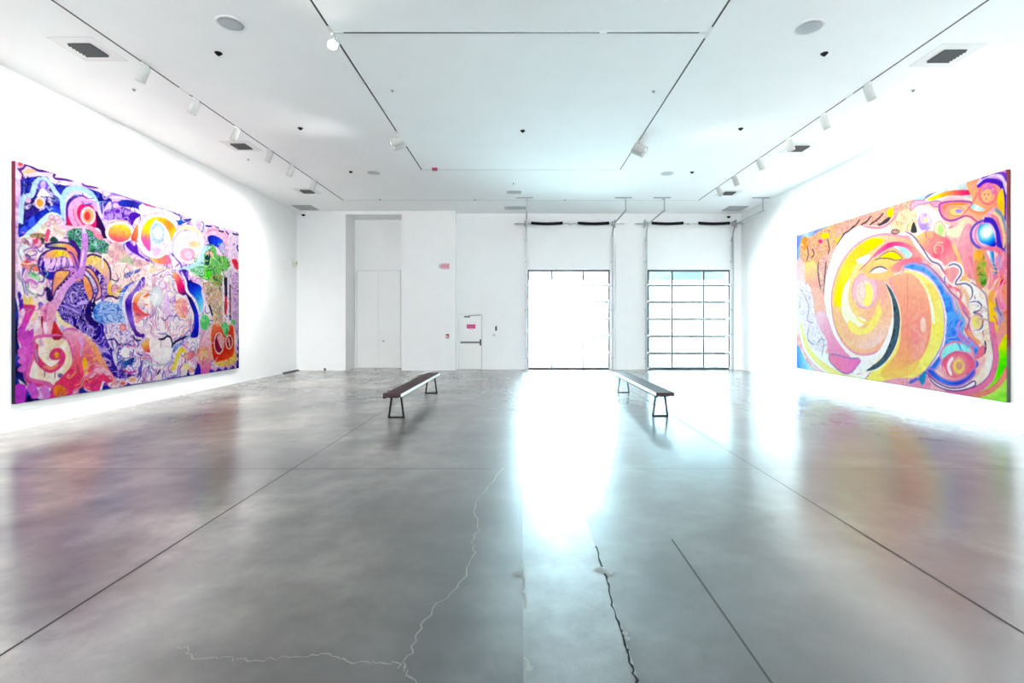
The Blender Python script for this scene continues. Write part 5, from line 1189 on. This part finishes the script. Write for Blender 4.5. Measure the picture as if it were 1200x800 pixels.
    P.stroke([(440, 560), (412, 470), (455, 385)], '#fdf2f2', .09); P.stroke([(360, 470), (400, 570), (500, 600), (600, 550)], '#f6a8b0', .09)
    P.fill([(210, 520), (255, 500), (335, 570), (440, 612), (560, 582), (650, 500), (650, 560), (540, 645), (420, 655), (300, 602)], ('lin', (220, 520), (640, 560), '#3858d0', '#4a88ec', '#3a50c8', '#5a60d0'), '#b080c8', .04)
    P.fill([(210, 540), (300, 625), (420, 675), (540, 668), (650, 610), (650, 660), (520, 700), (400, 695), (280, 640)], '#fff4f4', '#7a4890', .04)
    P.fill([(-10, 610), (80, 580), (190, 560), (215, 550), (270, 650), (380, 705), (300, 715), (-10, 675)], ('blot', ['#f4a8c0', '#e890b0', '#f8c0c8', '#f09898'], 20)); P.fill([(130, 580), (200, 520), (195, 610), (165, 650), (145, 620)], '#3a90c0'); P.fill([(40, 620), (110, 580), (130, 600), (60, 640)], '#6a78d0')
    P.c('RW')
    P.wiggle_lines([(560, 395), (600, 400), (634, 480), (640, 600), (600, 585), (578, 520), (545, 420)], ['#f4b8a0', '#e0a0b8', '#ffffff', '#b8a0c0'], 24, 14, .022, 21)
    P.wiggle_lines([(500, 380), (530, 460), (552, 540), (600, 610), (510, 600), (500, 480)], ['#88c0f8', '#3a6ad8', '#a0a0f0', '#60c8f0'], 26, 18, .025, 22)
    P.wiggle_lines([(400, 262), (480, 250), (545, 330), (600, 380), (560, 400), (480, 345)], ['#f8b0a0', '#f06880', '#fbd0b0', '#e890a8'], 26, 20, .025, 23)
    P.wiggle_lines([(640, 340), (690, 300), (690, 520), (650, 520)], ['#f8b0d0', '#f05890', '#f8c080'], 22, 18, .025, 24)
    P.finish(.07, .15, '#d07890')
    return P

PAINT_GAIN = 1.0
def canvas_colors(P, nx, ny, gain=1.0, sat=1.0):
    """average the raster down to the vertices of an nx x ny grid, as linear pigment colour"""
    im = np.clip(P.img, 0, 1); lin = np.where(im <= .04045, im / 12.92, ((im + .055) / 1.055) ** 2.4)
    k = np.pad(lin, ((1, 1), (1, 1), (0, 0)), mode='edge')
    k = (k[:-2] + 2 * k[1:-1] + k[2:]) / 4; k = (k[:, :-2] + 2 * k[:, 1:-1] + k[:, 2:]) / 4
    ys = np.clip(np.linspace(0, RHT - 1, ny), 0, RHT - 1).astype(int); xs = np.clip(np.linspace(0, RWD - 1, nx), 0, RWD - 1).astype(int)
    k = k[np.ix_(ys, xs)]; g_ = k.mean(-1, keepdims=True)
    return np.clip(g_ + (k - g_) * sat, 0, 1.2) * gain
def paint_mat():
    m = mat('painted_canvas', (.5, .5, .5), .9, 0, 0); nt = m.node_tree; N = nt.nodes; L = nt.links; b = N['Principled BSDF']
    a = N.new('ShaderNodeAttribute'); a.attribute_name = 'pigment'
    sc = N.new('ShaderNodeMix'); sc.data_type = 'RGBA'; sc.blend_type = 'MULTIPLY'; sc.inputs['Factor'].default_value = 1
    g = PAINT_ALB; sc.inputs[7].default_value = (g, g, g, 1)
    L.new(a.outputs['Color'], sc.inputs[6]); L.new(sc.outputs[2], b.inputs['Base Color'])
    no = N.new('ShaderNodeTexNoise'); no.inputs['Scale'].default_value = 60; tc = N.new('ShaderNodeTexCoord'); L.new(tc.outputs['Object'], no.inputs['Vector'])
    bp = N.new('ShaderNodeBump'); bp.inputs['Strength'].default_value = .05; bp.inputs['Distance'].default_value = .004
    L.new(no.outputs['Fac'], bp.inputs['Height']); L.new(bp.outputs['Normal'], b.inputs['Normal'])
    return m
M['paint'] = paint_mat()
def canvas_part(name, parent, side, y0, y1, z0, z1, cols, u0, u1, edge_mat, depth=.065):
    """a stretched canvas: a painted front grid with wrapped edges, standing off the wall by its depth"""
    ny, nxa = cols.shape[:2]
    i0 = int(round(u0 * (nxa - 1))); i1 = int(round(u1 * (nxa - 1))); sub = cols[:, i0:i1 + 1]; nx = sub.shape[1]
    xf = side * (XW - depth); xb = side * (XW - .001)
    Y = np.linspace(y0, y1, nx); Z = np.linspace(z1, z0, ny)
    co = np.zeros((ny, nx, 3), np.float32); co[..., 0] = xf; co[..., 1] = Y[None, :]; co[..., 2] = Z[:, None]
    verts = co.reshape(-1, 3)
    idx = np.arange(nx * ny).reshape(ny, nx)
    q = np.stack([idx[:-1, :-1], idx[:-1, 1:], idx[1:, 1:], idx[1:, :-1]], -1).reshape(-1, 4)
    if side > 0: q = q[:, ::-1]
    q = q[:, ::-1]
    ring = np.concatenate([idx[0, :-1], idx[:-1, -1], idx[-1, :0:-1], idx[:0:-1, 0]])
    bring = np.arange(len(ring)) + nx * ny
    bv = verts[ring].copy(); bv[:, 0] = xb
    verts = np.vstack([verts, bv])
    a = ring; b2 = np.roll(ring, -1); c = bring; d = np.roll(bring, -1)
    eq = np.stack([a, b2, d, c], -1)
    if side > 0: eq = eq[:, ::-1]
    faces = np.vstack([q, eq])
    me = bpy.data.meshes.new(name)
    me.vertices.add(len(verts)); me.vertices.foreach_set('co', verts.astype(np.float32).ravel())
    me.loops.add(faces.size); me.loops.foreach_set('vertex_index', faces.astype(np.int32).ravel())
    me.polygons.add(len(faces)); me.polygons.foreach_set('loop_start', np.arange(0, faces.size, 4, dtype=np.int32))
    mi = np.zeros(len(faces), np.int32); mi[len(q):] = 1
    me.materials.append(M['paint']); me.materials.append(edge_mat)
    me.polygons.foreach_set('material_index', mi)
    me.update(calc_edges=True)
    at = me.attributes.new('pigment', 'FLOAT_COLOR', 'POINT')
    cc = np.ones((len(verts), 4), np.float32); cc[:nx * ny, :3] = sub.reshape(-1, 3); cc[nx * ny:, :3] = .1
    at.data.foreach_set('color', cc.ravel())
    me.validate()
    o = bpy.data.objects.new(name, me); C.objects.link(o)
    if parent: o.parent = parent
    return o
def edge_mat(name, stops):
    m = mat(name, stops[0][1], .55, 0, .2); nt = m.node_tree; N = nt.nodes; L = nt.links
    tc = N.new('ShaderNodeTexCoord'); sx = N.new('ShaderNodeSeparateXYZ'); mr = N.new('ShaderNodeMapRange')
    mr.inputs['From Min'].default_value = .4; mr.inputs['From Max'].default_value = 4.36
    no = N.new('ShaderNodeTexNoise'); no.inputs['Scale'].default_value = 7; ad = N.new('ShaderNodeMath'); ad.operation = 'MULTIPLY_ADD'
    ad.inputs[1].default_value = .12
    L.new(tc.outputs['Object'], sx.inputs[0]); L.new(sx.outputs['Z'], mr.inputs['Value']); L.new(tc.outputs['Object'], no.inputs['Vector'])
    L.new(no.outputs['Fac'], ad.inputs[0]); L.new(mr.outputs['Result'], ad.inputs[2])
    cr = N.new('ShaderNodeValToRGB'); e = cr.color_ramp.elements
    e[0].position = stops[0][0]; e[0].color = (*stops[0][1], 1); e[1].position = stops[-1][0]; e[1].color = (*stops[-1][1], 1)
    for p_, c_ in stops[1:-1]:
        k = e.new(p_); k.color = (*c_, 1)
    L.new(ad.outputs[0], cr.inputs['Fac']); L.new(cr.outputs['Color'], N['Principled BSDF'].inputs['Base Color'])
    return m
NX, NY = 560, 342
Pp = paint_purple(); cp = canvas_colors(Pp, NX, NY)
em = edge_mat('painted_edge_wine', [(.0, (.004, .005, .02)), (.45, (.006, .008, .03)), (.62, (.06, .012, .03)), (.9, (.12, .012, .03))])
r = thing('painting', 'huge purple and pink painting of swirls with a palm and an eye-like ball', 'painting', (0, 0, 0))
r.location = (-XW, Pp.d0, .44)
o = canvas_part('canvas', None, -1, Pp.d0, Pp.d1, .44, 4.36, cp, 0, 1, em); o.parent = r; o.matrix_parent_inverse = Matrix.Translation(r.location).inverted()
Ps = paint_spiral(); cs_ = canvas_colors(Ps, NX, NY, .80, 1.12)
em2 = edge_mat('painted_edge_red', [(.0, (.05, .06, .05)), (.26, (.10, .11, .10)), (.33, (.14, .008, .015)), (.70, (.12, .008, .03)), (.76, (.09, .09, .10)), (.84, (.12, .02, .03)), (1.0, (.13, .015, .02))])
r = thing('painting', 'huge orange and yellow painting of a spiral with a black crescent', 'painting', (XW, Ps.d0, .41))
yb = [Ps.d0, 8.155 * F / (1063.5 - CX), 8.155 * F / (986 - CX), Ps.d1]
for k in range(3):
    u0 = (yb[k] - Ps.d0) / (Ps.d1 - Ps.d0); u1 = (yb[k + 1] - Ps.d0) / (Ps.d1 - Ps.d0)
    o = canvas_part('canvas_panel', r, 1, yb[k] + (.0015 if k else 0), yb[k + 1] - (.0015 if k < 2 else 0), .41, 4.33, cs_, u0, u1, em2)
    o.matrix_parent_inverse = Matrix.Translation(r.location).inverted()
# ------------------------------------------------------------------ daylight and camera
w = bpy.data.worlds.new('daylight'); bpy.context.scene.world = w; w.use_nodes = True
nt = w.node_tree; bg = nt.nodes['Background']
bg.inputs['Color'].default_value = (*SKY_COL, 1); bg.inputs['Strength'].default_value = SKY
for gx0, gx1 in G:
    l = bpy.data.lights.new('opening_portal', 'AREA'); l.shape = 'RECTANGLE'; l.size = gx1 - gx0; l.size_y = GT
    l.cycles.is_portal = True
    o = bpy.data.objects.new('opening_portal', l); C.objects.link(o)
    o.location = ((gx0 + gx1) / 2, YG + .26, GT / 2); o.rotation_euler = (-PI / 2, 0, 0)

l = bpy.data.lights.new('opening_portal', 'AREA'); l.shape = 'RECTANGLE'; l.size = 2 * RW; l.size_y = RT - RT0; l.cycles.is_portal = True  # portal of the added fill window behind the camera
o = bpy.data.objects.new('opening_portal', l); C.objects.link(o); o.location = (0, YREAR - .21, (RT + RT0) / 2); o.rotation_euler = (PI / 2, 0, 0)

cam = bpy.data.cameras.new('camera'); co = bpy.data.objects.new('camera', cam); C.objects.link(co)
co.location = (0, 0, CAM_H); co.rotation_euler = (PI / 2, 0, 0)
cam.sensor_fit = 'HORIZONTAL'; cam.sensor_width = 36; cam.lens = F / 1200 * 36
cam.shift_x = (600 - CX) / 1200; cam.shift_y = -(400 - CY) / 1200
cam.clip_start = .05; cam.clip_end = 300
S = bpy.context.scene; S.camera = co
S.view_settings.view_transform = 'Standard'; S.view_settings.look = 'None'; S.view_settings.gamma = 1
S.view_settings.exposure = EXPO; S.view_settings.use_curve_mapping = False
cy = S.cycles
cy.max_bounces = 10; cy.diffuse_bounces = 6; cy.glossy_bounces = 5; cy.transmission_bounces = 4; cy.transparent_max_bounces = 8
cy.sample_clamp_indirect = 30; cy.caustics_reflective = True; cy.caustics_refractive = False; cy.blur_glossy = .3
try:
    cy.use_denoising = True; cy.denoiser = 'OPENIMAGEDENOISE'
except Exception: pass
